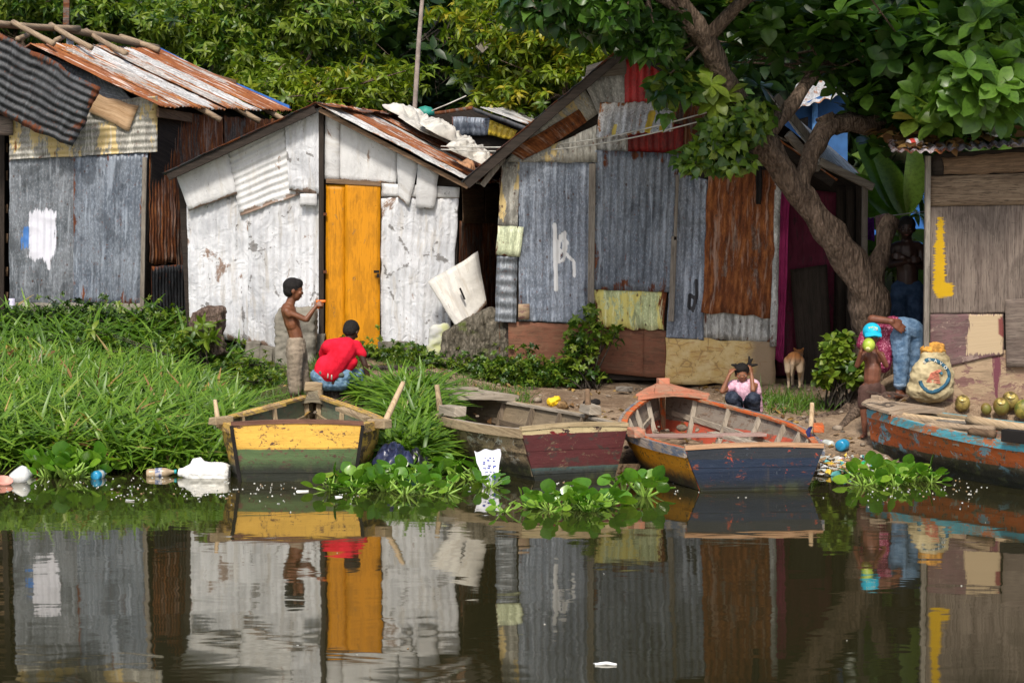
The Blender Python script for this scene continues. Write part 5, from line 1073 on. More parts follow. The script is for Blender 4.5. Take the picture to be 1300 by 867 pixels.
    for k, (dx, dz, w) in enumerate(((-.038,.095,.012),(-.022,.099,.010),(-.008,.101,.012),(.008,.100,.009),(.022,.096,.012),(.036,.090,.010))):
        e.ell(Vector((hc.x+dx, hc.y-.078+abs(dx)*.3, hc.z+dz-.012)), (w*.55,.012,.010), None, 8, 6)
    e.out('lettering', plain('yellow_thread', (.75,.62,.25), .7), o, smooth=True)
    e = MB(); e.ell(Vector((hc.x+.030, hc.y-.082, hc.z+.066)), (.015,.01,.007), None, 8, 6); e.ell(Vector((hc.x+.006, hc.y-.086, hc.z+.068)), (.010,.01,.005), None, 8, 6); e.out('lettering', M_CLOTHW, o, smooth=True)
    m = MB(); cc = J(1103,438,-.17); m.ell(cc, (.060,.062,.066), None, 18, 14)
    o = m.out('green_coconut', plain('green_husk', (.26,.40,.03), .4, .2, 7, .5, .15, (.42,.52,.06)), None, smooth=True, loc=cc); tag(o, 'green coconut the small child holds to the mouth', 'coconut')
    m = MB(); m.lathe([(.0,.0),(.020,.0),(.023,-.006),(.022,-.012)], cc+Vector((-.016,-.052,-.038)), Vector((-.3,-1,-.7)), 12); m.out('cut_top', plain('cut_husk', (.70,.66,.30), .7), o, smooth=True)
    # --- dog seen from behind
    Y = 22.9; J = lambda x, y, d=0: P(x, y, Y+d)
    s = thing('dog', 'thin tan dog standing with its back to the river at the dark doorway', 'dog', J(1008,492))
    m = MB(); m.cap(J(1008,456,0), J(1010,459,.25), .082, .078); m.cap(J(1010,459,.25), J(1012,460,.52), .072, .088); m.cap(J(1012,458,.55), J(1014,452,.72), .065, .045)
    m.ell(J(1014,449,.80), (.05,.075,.05)); m.cap(J(1014,450,.84), J(1014,453,.94), .032, .02)
    for sx in (-1,1):
        m.cap(J(1014+sx*4,445,.80), J(1014+sx*6,442,.82), .02, .01)
        m.cap(J(1008+sx*6.5,458,.02), J(1008+sx*7.5,471,-.03), .056, .034); m.cap(J(1008+sx*7.5,470,-.03), J(1008+sx*7,479,.06), .028, .018); m.cap(J(1008+sx*7,479,.06), J(1008+sx*7,490,.03), .016, .014); m.cap(J(1008+sx*7,491,.03), J(1008+sx*7,491.5,-.0), .018, .016)
        m.cap(J(1012+sx*6,462,.52), J(1012+sx*6,476,.50), .036, .022); m.cap(J(1012+sx*6,476,.50), J(1012+sx*6,490,.52), .02, .015)
    m.cap(J(1008,450,-.05), J(1006,462,-.11), .022, .026); m.cap(J(1006,462,-.11), J(1005,477,-.09), .026, .010)
    t = NT('tan_fur', .85, .15); v = t.coord('Object'); n = t.noise(t.vmap(v, (20,20,8)), 1, 5, .7); z = t.sep(v)[2]; t.col(t.mix(t.ss(t.math('ADD', z, t.math('MULTIPLY', n, .08)), .27, .38), (.48,.36,.24), (.36,.15,.05))); t.bump(n, .5, .01)
    blob('body', m, t.m, s, .008, 2)
# ------------------------------------------------------------------ plants
def twigs(m, C, node_pts, frac=.35, r=.012, cap_=4):
    N = np.array([tuple(p) for p in node_pts])
    for c in C:
        d = np.linalg.norm(N-c, axis=1); k = d.argmin(); e = N[k]-c; L = min(d[k], cap_); e = e/max(d[k],1e-6)*L
        mid = c+e*.5+rng.normal(0,.03,3); m.tube([c, mid, c+e], [r*.5, r*.8, r], 4, caps=False)
def tree(name, label, trunk, crown_pts, mat, parts, group=None, bmat=None, tw=120, twr=.012, base=None):
    """trunk: list of (points, radii)"""
    b = base or trunk[0][0][0]; s = thing(name, label, 'tree', b, group)
    m = MB(); nodes = []
    for i, (pts, rs) in enumerate(trunk): limb(m, pts, rs, 14 if i < 3 else 9, .42, 6, i*3.1); nodes += smoothpath(pts, 4)[3:]
    if len(crown_pts):
        sel = crown_pts[rng.choice(len(crown_pts), min(tw, len(crown_pts)), False)]; twigs(m, sel, nodes, r=twr)
    put_uv(m.out('trunk', bmat or BARK, s, smooth=True))
    foliage('crown', parts, mat, s)
    return s
def simple_tree(label, base, ells, Y0, Y1, n, mat, size, tint, tmpl=L_LANCE, k=9, group='trees behind the shacks', name='leafy_tree', limbs=7, r0=.16, spread=.7, tilt=(-.6,.9), tj=.16):
    C = pixcloud(n, ells, Y0, Y1, .17); b = Vector((base[0], base[1], gz(base[0], base[1])-.2)); cen = C.mean(0)
    fork = lerp(b, Vector(cen), .55); tr = [([b, lerp(b, fork, .5)+Vector((.12,0,0)), fork], [r0, r0*.8, r0*.6])]
    for i in range(limbs):
        e = Vector(C[rng.integers(len(C))]); mid = lerp(fork, e, .5)+Vector(rng.normal(0,.15,3)); tr.append(([fork, mid, e], [r0*.5, r0*.25, .02]))
    return tree(name, label, tr, C, mat, [rosettes(C, k, tmpl, size, tint, spread=spread, tilt=tilt, tjit=tj)], group, tw=90)
def background_trees():
    
    simple_tree('dark leaved tree with drooping branches behind the zinc shack', (-7.2,32), [(40,10,90,38),(110,30,70,34),(150,0,80,30),(20,-30,120,40),(200,25,60,30)], 31, 34.5, 1500, GREEN, .135, .58, tj=.28)
    simple_tree('bright green tree above the gap between the zinc shack and the white shack', (-4.0,31.5), [(290,60,70,45),(350,30,80,50),(400,90,60,40),(440,110,55,28),(340,110,60,28),(470,105,45,24),(250,20,60,35),(400,0,90,40)], 30.3, 33.5, 2400, GREEN, .13, .74, tj=.28)
    simple_tree('yellow green bush with fresh leaves right above the white roof', (-2.3,30.6), [(430,118,55,20),(380,122,50,20),(330,120,40,20),(480,108,40,16)], 29.9, 31.2, 560, YELG, .13, .62, name='bushy_tree', r0=.06)
    simple_tree('dark evergreen tree on the slope behind the tall pole', (-1.2,38), [(450,40,60,60),(520,60,60,70),(580,50,70,60),(620,20,60,50),(560,110,70,30),(500,10,90,50)], 36, 40, 1700, DARKG, .13, .45, L_SMALL, 12, tj=.25)
    simple_tree('yellow green tree with long leaves between the pole and the gable', (1.2,31), [(690,60,70,36),(650,90,55,36),(720,100,60,36),(760,70,60,40),(640,125,45,16),(690,125,60,16),(620,30,45,30),(740,40,50,30),(800,60,40,30)], 29.8, 32.6, 1900, YELG, .135, .64, tj=.24)
    simple_tree('dark tree high on the slope at the top left', (-9,40), [(60,-30,160,60),(220,-50,160,60),(350,-60,140,60)], 38, 43, 1300, DARKG, .2, .6, L_LANCE, 9)
    simple_tree('shady tree on the slope behind the blue house', (4.5,40), [(880,0,60,60),(1130,80,80,60),(1200,100,110,70),(880,90,50,50),(1000,-30,90,40)], 38, 42, 1500, DARKG, .22, .55, L_OBO, 8)
    # hill cover: nobody could count it
    n = 22000; X = rng.uniform(-26, 26, n); Y = 33+62*rng.uniform(0,1,n)**1.4; X *= (Y/60)
    Z = height(X, Y)+rng.uniform(0, 1, n)**.6*(1.2+1.6*(np.sin(X*.9)*np.sin(Y*.7)+1)); C = np.stack([X,Y,Z], -1)
    foliage('hillside_bushes', [rosettes(C, 7, L_SMALL, .34, .42, spread=.6, tilt=(-.3,1.1), tjit=.28)], DARKG, None, 'stuff', 'dark green bushes covering the slope behind the shacks')
    # dead hanging branches and a leaning plank high behind
    m = MB()
    for k in range(26):
        x = random.uniform(555,640); a = P(x, random.uniform(-10,70), 33.5); e = P(x+random.uniform(-60,25), a.z*0+random.uniform(70,130), 33.3); mid = lerp(a,e,.5)+Vector((random.uniform(-.3,.3),0,random.uniform(0,.25)))
        limb(m, [a, mid, e], [.022,.014,.006], 5, .1, 4)
    put_uv(m.out('hanging_vines', BARK2, None, smooth=True)); tag(bpy.data.objects['hanging_vines'], 'tangle of bare grey vines hanging behind the tall pole', 'vines')
    o = bar(None, 'leaning_plank', P(608,64,30.5), P(645,28,30.9), .13, .03, M_WOODG, (0,1,0)); tag(o, 'grey plank caught in the branches above the low hut', 'plank')
    o = bar(None, 'rusty_post', P(84,38,29.6), P(85,-20,29.6), .08, .05, M_RUSTD, (0,1,0)); tag(o, 'rusty brown post rising behind the zinc roof', 'post')
    s = simple = None
def main_tree():
    J = P
    trunk = [([J(1108,520,22.3), J(1110,470,22.3), J(1108,420,22.3), J(1100,380,22.3), J(1078,330,22.25), J(1042,283,22.2), J(1005,235,22.1), J(975,190,22.0), J(955,165,21.9)], [.28,.21,.19,.19,.155,.14,.13,.125,.125]),
             ([J(958,172,21.9), J(935,130,21.8), J(915,95,21.6), J(895,50,21.4), J(868,15,21.2), J(845,-30,21.0), J(820,-90,20.6)], [.135,.12,.11,.105,.10,.09,.07]),
             ([J(1100,400,22.3), J(1112,345,22.4), J(1124,300,22.45), J(1131,276,22.5)], [.13,.10,.09,.085]),
             ([J(1010,245,22.1), J(1022,215,22.2), J(1035,185,22.3), J(1052,160,22.4), J(1080,156,22.5), J(1108,158,22.7), J(1150,120,23), J(1200,60,23.3), J(1240,-20,23.6)], [.11,.09,.09,.10,.10,.09,.08,.06,.05]),
             ([J(1052,158,22.4), J(1047,146,22.4)], [.10,.085]),
             ([J(965,180,21.9), J(1000,140,22.2), J(1045,80,22.6), J(1098,30,23), J(1095,-60,23)], [.09,.07,.06,.06,.05]),
             ([J(1098,70,22.9), J(1125,40,22.7), J(1090,-10,22.6)], [.06,.05,.04]), ([J(868,15,21.2), J(800,-20,21), J(700,-30,21), J(640,-10,21)], [.07,.05,.04,.02]),
             ([J(895,50,21.4), J(960,-10,21.2), J(1060,-60,21)], [.07,.06,.04]), ([J(1150,120,23), J(1220,130,22), J(1290,100,21.2)], [.06,.05,.03]),
             ([J(1108,500,22.3), J(1075,525,21.9), J(1045,532,21.6), J(1010,534,21.5)], [.14,.08,.05,.03]), ([J(1110,500,22.25), J(1090,520,21.6), J(1065,545,21.1)], [.12,.06,.03])]
    # large sea-almond leaves: left arm over the gable, dark mass, brighter right side; the crown goes on above the picture
    left = pixcloud(330, [(700,-6,75,30),(770,8,70,34),(840,36,40,26),(760,34,30,18),(858,88,14,30),(665,4,40,20),(800,52,30,14)], 20.4, 22.2, .12)
    mid = pixcloud(140, [(960,10,90,34),(1040,-4,100,34),(930,90,35,25),(1010,105,45,22),(1080,90,50,36),(900,20,50,30),(1130,40,70,50)], 21.0, 24.0, .2)
    darkr = pixcloud(260, [(1130,110,70,50),(1180,60,90,60),(1250,60,80,70),(1200,140,70,30),(1090,60,70,50),(1290,30,60,60),(1120,170,40,25)], 21.6, 24.5)
    right = pixcloud(150, [(1190,85,60,40),(1230,110,60,40),(1270,70,50,50),(1290,120,30,40),(1180,130,40,20),(1240,30,60,40),(1200,150,50,14)], 20.2, 21.7, .16)
    top = []  # unseen upper crown, spread thick overhead to shade the man and the path
    for _ in range(400):
        a = rng.uniform(0,6.283); r = math.sqrt(rng.uniform(0,1)); x = 3.7+3.9*r*math.cos(a); y = 22.3+3.4*r*math.sin(a)
        if x < .4: continue
        top.append((x, y, 4.65+rng.uniform(0,1.5)*(1-.6*r)))
    top = np.array(top)
    # keep the near part above the top edge of the picture
    tops = top[(top[:,2]-EYE)/top[:,1] > .1005]
    allc = np.concatenate([left, mid, darkr, right, tops])
    s = tree('almond_tree', 'big leaning tree whose forked trunk rises between the patchwork shack and the plank shack', trunk, allc, ALMOND,
         [rosettes(left, 8, L_HEART, .13, .45, spread=.8, tilt=(-.9,.5), stem=.04), rosettes(mid, 8, L_OBO, .25, .50, spread=.45, tilt=(-.2,.9), tjit=.2), rosettes(darkr, 9, L_OBO, .24, .42, spread=.35, tilt=(-.1,.9)),
          rosettes(right, 10, L_OBO, .25, .79, axis=(0,-.5,1), spread=.55, tilt=(-.25,1.0), tjit=.07), rosettes(tops, 9, L_OBO, .27, .5, spread=.35, tilt=(-.2,.9))], tw=170, twr=.016)
    # creeper on the trunk
    c1 = pixcloud(190, [(915,180,34,26),(900,200,28,16),(940,160,30,22),(925,205,30,12),(880,195,22,18),(958,150,26,20)], 21.2, 21.9); c2 = pixcloud(26, [(870,110,36,14),(905,118,26,14),(850,100,16,10)], 21.2, 21.9)
    v = thing('creeper', 'heart leaved creeper hanging from the fork of the big trunk', 'creeper', P(960,180,21.9))
    foliage('leaves', [rosettes(c1, 8, L_HEART, .10, .58, axis=(0,-.8,.6), spread=.6, tilt=(-.5,.5), stem=.03), rosettes(c2, 8, L_OBO, .20, .93, axis=(0,-.5,.8), spread=.5, tilt=(-.3,.6), tjit=.08)], GREEN, v)
    m = MB(); 
    for k in range(30):
        a = P(random.uniform(930,975), random.uniform(130,185), 21.8); e = Vector(c1[rng.integers(len(c1))]); limb(m, [a, lerp(a,e,.5)+Vector((0,-.05,.06)), e], [.012,.009,.004], 5, .1, 3)
    for a, b_ in (((962,178),(985,128)),((978,165),(995,130)),((950,160),(1000,180))): limb(m, [P(*a,21.8), P((a[0]+b_[0])/2+4,(a[1]+b_[1])/2,21.8), P(*b_,21.7)], [.022,.016,.008], 6, .2, 4)
    put_uv(m.out('stems', BARK2, v, smooth=True))
    # banana plant
    s = thing('banana_plant', 'banana plant with broad pale leaves behind the plank shack', 'plant', (P(1148,420,25).x, 25, .5))
    m = MB(); limb(m, [(P(1150,420,25).x, 25, .4), P(1148,340,25), P(1150,285,25)], [.13,.11,.07], 10, .1); m.out('stem', plain('banana_stem', (.20,.24,.08), .6, .3, 6), s, smooth=True)
    BAN = leafmat('banana_leaf', [(0,(.05,.12,.02)), (.6,(.16,.30,.04)), (1,(.38,.50,.10))], .5, .35)  # leaf tones raised in colour to lift the light in the lane
    tb = leaf_template([.015,.02,.08,.13,.15,.15,.14,.11,.07,.01], .25, .35)
    specs = [((1150,285),(1172,205),.98,.6),((1150,288),(1095,262),.6,.95),((1148,290),(1118,235),.5,.9),((1150,292),(1185,300),.5,.8),((1152,290),(1140,215),.75,.7),((1148,300),(1100,320),.4,.9),((1150,300),(1178,345),.35,.8),((1150,285),(1128,205),.3,.9)]
    for (a, b_, ti, ws) in specs:
        pa, pb = P(*a, 25), P(*b_, 24.7); d = np.array(pb-pa); L = np.linalg.norm(d)*1.25
        foliage('leaf', [scatter(tb, np.array([tuple(pa)]), d[None], np.array([[.25,-.9,.35]]), np.array([L]), np.array([ti]), ws*1.5)], BAN, s)
    C = pixcloud(90, [(1165,330,22,60),(1160,390,22,50),(1120,330,25,40),(1170,440,20,40)], 24.6, 26)
    s2 = thing('shrub', 'sunlit leafy shrub in the lane behind the man in the shade', 'shrub', (P(1160,450,25).x, 25, .6)); foliage('leaves', [rosettes(C, 9, L_LANCE, .15, .66, tilt=(-.4,.9))], GREEN, s2)
    palm = thing('palm', 'small palm with thin fronds behind the banana plant', 'palm', (P(1140,420,26).x, 26, .5)); prt = []
    for k in range(9):
        a = P(1142,262,26); ang = -2.6+k*.55; e = a+Vector((math.cos(ang)*.75, random.uniform(-.3,.3), abs(math.sin(ang))*.30-.1)); path = [lerp(a,e,t)+Vector((0,0,.22*math.sin(math.pi*t)-.1*t)) for t in np.linspace(0,1,22)]
        pos = np.array([tuple(p) for p in path]*2); dd = np.array([tuple((path[min(i+1,21)]-path[max(i-1,0)]).normalized()+Vector((0,sg*.9,-.5))) for sg in (-1,1) for i in range(22)])
        prt.append(scatter(L_BLADE[0], pos, dd, np.tile([[0,0,1.]],(44,1)), np.full(44,.34), np.full(44,.5)))
    foliage('fronds', prt, GREEN, palm)
    m = MB(); limb(m, [(P(1140,420,26).x,26,.4), P(1140,340,26), P(1142,264,26)], [.07,.06,.05], 8); m.out('trunk', BARK2, palm, smooth=True)

def shrub(name, label, cat, base, C, mat, tmpl, size, tint, k=7, stems=14, group=None, tilt=(-.3,.9), spread=.7, tj=.18, axis=(0,0,1)):
    s = thing(name, label, cat, base, group)
    foliage('leaves', [rosettes(C, k, tmpl, size, tint, axis=axis, spread=spread, tilt=tilt, tjit=tj)], mat, s)
    m = MB(); b = Vector(base)
    for i in range(stems):
        e = Vector(C[rng.integers(len(C))]); a = b+Vector((random.uniform(-.12,.12), random.uniform(-.1,.1), 0)); limb(m, [a, lerp(a,e,.5)+Vector((random.uniform(-.05,.05),0,.05)), e], [.012,.008,.003], 5, .1, 3)
    m.out('stems', BARK2, s, smooth=True); return s
def ground_point(px, py, Y): p = P(px, py, Y); return Vector((p.x, Y, gz(p.x, Y)))
def bank_plants():
    # tall grass at the water's edge: nobody could count it
    def blades(n, reg, hmin, hmax, tint, lean=.35, tj=.16):
        X = []; 
        while len(X) < n:
            x, y = reg(); X.append((x, y, gz(x, y)-.03))
        pos = np.array(X); n = len(pos); d = np.stack([rng.normal(0,lean,n), rng.normal(-.12,lean,n), np.ones(n)], -1); up = rng.normal(0,1,(n,3)); up[:,1] -= .6; sz = rng.uniform(hmin,hmax,n); ti = np.clip(tint+rng.normal(0,tj,n),0,1); out = []
        for k in range(3): s_ = slice(k, n, 3); out.append(scatter(L_BLADE[k], pos[s_], d[s_], up[s_], sz[s_], ti[s_], 1.15))
        return out
    def leafy(n, reg, h, tint):     # jointed stems carrying long leaves
        out = []; base = np.array([(lambda q: (q[0], q[1], gz(*q)))(reg()) for _ in range(n)]); hh = rng.uniform(.35,1,n)*h; hh *= np.interp(base[:,1], [19.4,21,23], [1.1,.75,.38]); ln = rng.normal(0,.12,(n,2))
        for k in range(5):
            f = .25+.18*k; pos = base+np.stack([ln[:,0]*f*hh*2, ln[:,1]*f*hh*2-.02, f*hh], -1); a = rng.uniform(0,6.28,n); el = rng.uniform(.55,1.35,n)
            d = np.stack([np.cos(a)*np.cos(el), np.sin(a)*np.cos(el)-.15, np.sin(el)], -1); out.append(scatter(L_BLADE[1+k % 2], pos, d, np.tile([[0.,-.3,1.]],(n,1))+rng.normal(0,.2,(n,3)), rng.uniform(.20,.36,n), np.clip(tint+rng.normal(0,.16,n),0,1), 2.1))
        return out
    def regL():
        while True:
            y = 19.45+3.7*random.random()**.9; x = random.uniform(-6.2, -1.75)
            if y > 21.3 and x > -2.6-(y-21.3)*.55: continue
            if y < 21.6 and x > -2.62 and y > 18.8: continue
            return x, y
    o = foliage('river_grass', leafy(6400, regL, .28, .62)+blades(5200, regL, .16, .40, .5), GRASSM, None, 'stuff', 'tall bright green grass covering the bank left of the yellow boat')
    foliage('dry_stems', blades(180, regL, .2, .42, .6, .5, .3)+leafy(60, regL, .34, .6), DRY, None, 'stuff', 'dead straw coloured stems among the tall grass')
    def regM():
        while True:
            x = random.uniform(-1.5,-.55); y = random.uniform(19.35,21.6)
            if x < -1.12 and y < 21.5 : continue
            if x > -.78 and y < 22: continue
            return x, y
    foliage('river_grass', leafy(900, regM, .17, .55)+blades(800, regM, .10, .24, .5), GRASSM, None, 'stuff', 'green grass between the yellow boat and the bleached boat')
    def regT():
        while True:
            x = random.uniform(-3.2, .2); y = random.uniform(21.6, 24.0)
            if mnoise.noise(Vector((x*1.6, y*1.6, 2))) > -.02+(.25 if y < 22.8 or x < -1.6 else -.15): continue
            return x, y
    def regB(): return random.uniform(-6.2,-2.9), random.uniform(22.7,25.1)
    foliage('short_grass', blades(3500, regB, .04, .11, .35, .6)+leafy(500, regB, .06, .4), GRASSM, None, 'stuff', 'low mixed grass between the tall grass and the zinc shack')
    foliage('short_grass', blades(6500, regT, .05, .14, .35, .6), GRASSM, None, 'stuff', 'patchy short grass on the yard before the white shack')
    def regR():
        x = random.gauss(2.75,.22); y = random.gauss(22.2,.22); return x, y
    foliage('grass_tuft', blades(900, regR, .06, .17, .4, .6), GRASSM, None, 'stuff', 'low grass tufts on the path below the dog')
    # shrubs along the zinc shack
    specs = [(-4.95,24.9,.20,'dark bush at the left foot of the zinc shack'),(-4.45,24.8,.14,'dark bush under the middle of the zinc shack wall'),(-4.0,24.7,.28,'bush with reddish stems at the right corner of the zinc shack'),(-5.6,24.8,.18,'dark bush by the slatted hut')]
    for x, y, h, lab in specs:
        C = np.array([(x+rng.normal(0,.26), y+rng.normal(0,.16), gz(x,y)+abs(rng.normal(0,.5))*h+.04) for _ in range(130)]); shrub('bush', lab, 'bush', (x,y,gz(x,y)), C, DARKG if x != -4.0 else GREEN, L_SMALL, .05, .62, 9, group='bushes at the foot of the zinc shack', tj=.25)
    for x, y, h, n, lab in ((-3.75,23.9,.18,300,'pale green weed patch in front of the stump'),(-3.1,23.7,.17,260,'low weeds to the right of the upright stump'),(-4.6,23.6,.17,330,'mixed weeds behind the tall grass at the left'),(-5.6,23.5,.2,300,'mixed weeds at the far left edge of the bank'),(-2.75,23.2,.22,260,'weeds beside the legs of the standing boy')):
        C = np.array([(x+rng.normal(0,.33), y+rng.normal(0,.2), gz(x,y)+abs(rng.normal(0,.5))*h+.03) for _ in range(n)]); shrub('weed_patch', lab, 'weeds', (x,y,gz(x,y)), C, GREEN, L_SMALL, .042, .62, 9, group='weeds between the grass and the shacks', tj=.25)
    C = np.array([(P(x,430,23.6).x+rng.normal(0,.03), 23.55+rng.normal(0,.05), 0) for x in (262,266,270,124,130,402) for _ in range(8)])
    # broad leaved weeds in front of the stump
    C = pixcloud(26, [(262,425,16,16),(240,432,16,10),(128,425,14,10)], 23.3, 23.6); shrub('weed', 'broad leaved weed growing against the upright stump', 'weed', tuple(ground_point(262,450,23.5)), C, GREEN, L_LANCE, .13, .8, 7, 8)
    # dead yellow stalks at the left
    C = pixcloud(46, [(25,470,24,26),(50,455,30,12),(85,440,10,12),(70,480,18,20),(20,445,16,12)], 22.6, 23.3); shrub('dead_stalks', 'dry yellow brown stalks standing in the grass at the left edge', 'dead plants', tuple(ground_point(45,480,23)), C, DRY, L_LANCE, .10, .68, 5, 30, tj=.3)
    # strip along white and patchwork shacks
    for i, (px, Y, n, wd, h, lab) in enumerate(((500,24.0,240,.45,.14,'low weeds at the foot of the white wall right of the door'),(455,23.9,120,.22,.22,'weeds on the sill of the yellow door'),(585,23.6,240,.38,.12,'weeds in front of the leaning rock slab'),(650,23.3,520,.36,.24,'thick green weeds at the foot of the red brown base panel'),(700,23.3,430,.32,.2,'green weeds left of the climbing shrub'),(540,23.7,200,.4,.1,'low weeds on the yard edge by the rock slab'))):
        g_ = ground_point(px, 470, Y); C = np.array([(g_.x+rng.normal(0,wd*.6), Y+rng.normal(0,.12), gz(g_.x,Y)+abs(rng.normal(0,.55))*h+.02) for _ in range(n)])
        shrub('weed_patch', lab, 'weeds', tuple(g_), C, GREEN, L_SMALL, .045, .55, 9, group='weeds along the foot of the shacks', tj=.22)
    C = pixcloud(190, [(740,425,24,24),(770,420,18,10),(735,450,22,20),(715,470,24,14),(745,400,10,14),(750,475,18,12),(778,432,10,8)], 23.05, 23.4); shrub('climbing_shrub', 'loose green shrub climbing the red brown base panel', 'shrub', tuple(ground_point(745,480,23.2)), C, GREEN, L_SMALL, .07, .62, 7, 30, tj=.2)
    C = pixcloud(150, [(1062,450,20,20),(1075,470,18,18),(1050,475,14,14),(1070,435,10,12)], 21.75, 22.2); shrub('leafy_shrub', 'light green leafy shrub between the dog and the small child', 'shrub', tuple(ground_point(1064,500,22)), C, GREEN, L_OBO, .10, .78, 6, 22, tj=.18)
HG = 'water hyacinths floating along the bank'
def hyacinths():
    protos = []
    for v in range(5):
        s = thing('water_hyacinth', 'x', 'water plant', (0,0,0), HG); n = 6+v % 3; bulbs = MB(); V = []
        for k in range(n):
            a = k*2.399+v; el = random.uniform(.25,1.25); L = random.uniform(.07,.17); d = Vector((math.cos(a)*math.cos(el), math.sin(a)*math.cos(el), math.sin(el))); b0 = Vector((math.cos(a)*.015, math.sin(a)*.015, 0)); e = b0+d*L
            limb(bulbs, [b0, lerp(b0,e,.4), e], [.007,.012,.004], 7, 0, 3); ld = Vector((d.x,d.y,d.z*random.uniform(-.2,1.0)+.1)).normalized()
            V.append((np.array([tuple(e)]), np.array([tuple(ld)]), np.array([[random.uniform(-.4,.4), -.5, .9]]), np.array([random.uniform(.085,.13)]), np.array([random.uniform(.1,.85)])))
        foliage('leaves', [scatter(L_ROUND, *q, 1.15) for q in V], HYAC, s); bulbs.out('stems', plain('hyacinth_stem', (.20,.33,.05), .4, .3, 20, .4), s, smooth=True); protos.append(s)
    rafts = [((410,590),(625,578),18.0,19.3,36,'in the broad raft right of the yellow boat'), ((440,618),(560,622),17.9,18.3,11,'in the front edge of the raft beside the yellow boat'), ((640,650),(762,642),16.8,17.3,15,'in the drifting clump before the maroon transom'),
             ((740,628),(765,634),17.0,17.3,3,'standing tall at the right end of the drifting clump'), ((792,632),(855,622),17.6,18.0,4,'against the orange side of the navy boat'), ((1085,602),(1180,598),18.4,19.1,17,'between the navy boat and the turquoise boat'), ((45,600),(130,600),19.0,19.35,14,'among the rubbish below the tall grass'),
             ((470,560),(560,565),19.1,19.9,16,'crowding the gap between the yellow boat and the bleached boat')]
    first = [True]*len(protos)
    for (a, b_, y0, y1, n, where) in rafts:
        for i in range(n):
            k = random.randrange(len(protos)); t = random.random(); Y = random.uniform(y0, y1); px = a[0]+(b_[0]-a[0])*t+random.uniform(-8,8); x = (px-650)/F*Y
            if y0 > 18.9 and 'gap' not in where and 'rubbish' not in where and gz(x, Y) > .02 and 'between' not in where: Y = 19.2
            z = max(0, gz(x, Y)) if Y > 19.4 else 0
            if first[k]: o = protos[k]; first[k] = False
            else:
                o = protos[k].copy(); COL.objects.link(o)
                for c in protos[k].children: d = c.copy(); COL.objects.link(d); d.parent = o
            o.location = (x, Y, z-.01); o.rotation_euler = (random.uniform(-.15,.15), random.uniform(-.15,.15), random.uniform(0,6.28)); o.scale = [random.uniform(.62,1.05)*(1.3 if 'tall' in where else 1.1 if 'orange' in where else .86 if 'drifting' in where else 1)]*3
            o['label'] = 'round leaved water hyacinth '+where; o['group'] = 'water hyacinths '+where
# ------------------------------------------------------------------ loose things
def bottle(loc, ang, L, r, mat, cap, label, band=None, lie=True, grp='plastic bottles washed up on the bank'):
    s = thing('plastic_bottle', label, 'bottle', loc, grp, ang); ax = Vector((1,0,.06)) if lie else Vector((.15,0,1))
    m = MB(); m.lathe([(r*.7,0),(r*.95,.01),(r,.03),(r*.93,L*.25),(r,L*.30),(r,L*.55),(r*.9,L*.66),(r*.42,L*.86),(r*.36,L*.9),(r*.36,L*.95)], (0,0,r*.5), ax, 14); m.out('bottle', mat, s, True, True)
    m = MB(); m.lathe([(r*.42,L*.93),(r*.45,L*.95),(r*.45,L),(r*.40,L*1.01)], (0,0,r*.5), ax, 12); m.out('cap', cap, s, True, True)
    if band: m = MB(); m.lathe([(r*1.02,L*.3),(r*1.03,L*.31),(r*1.03,L*.52),(r*1.02,L*.53)], (0,0,r*.5), ax, 14); m.out('wrapper', band, s, True, True)
    return s
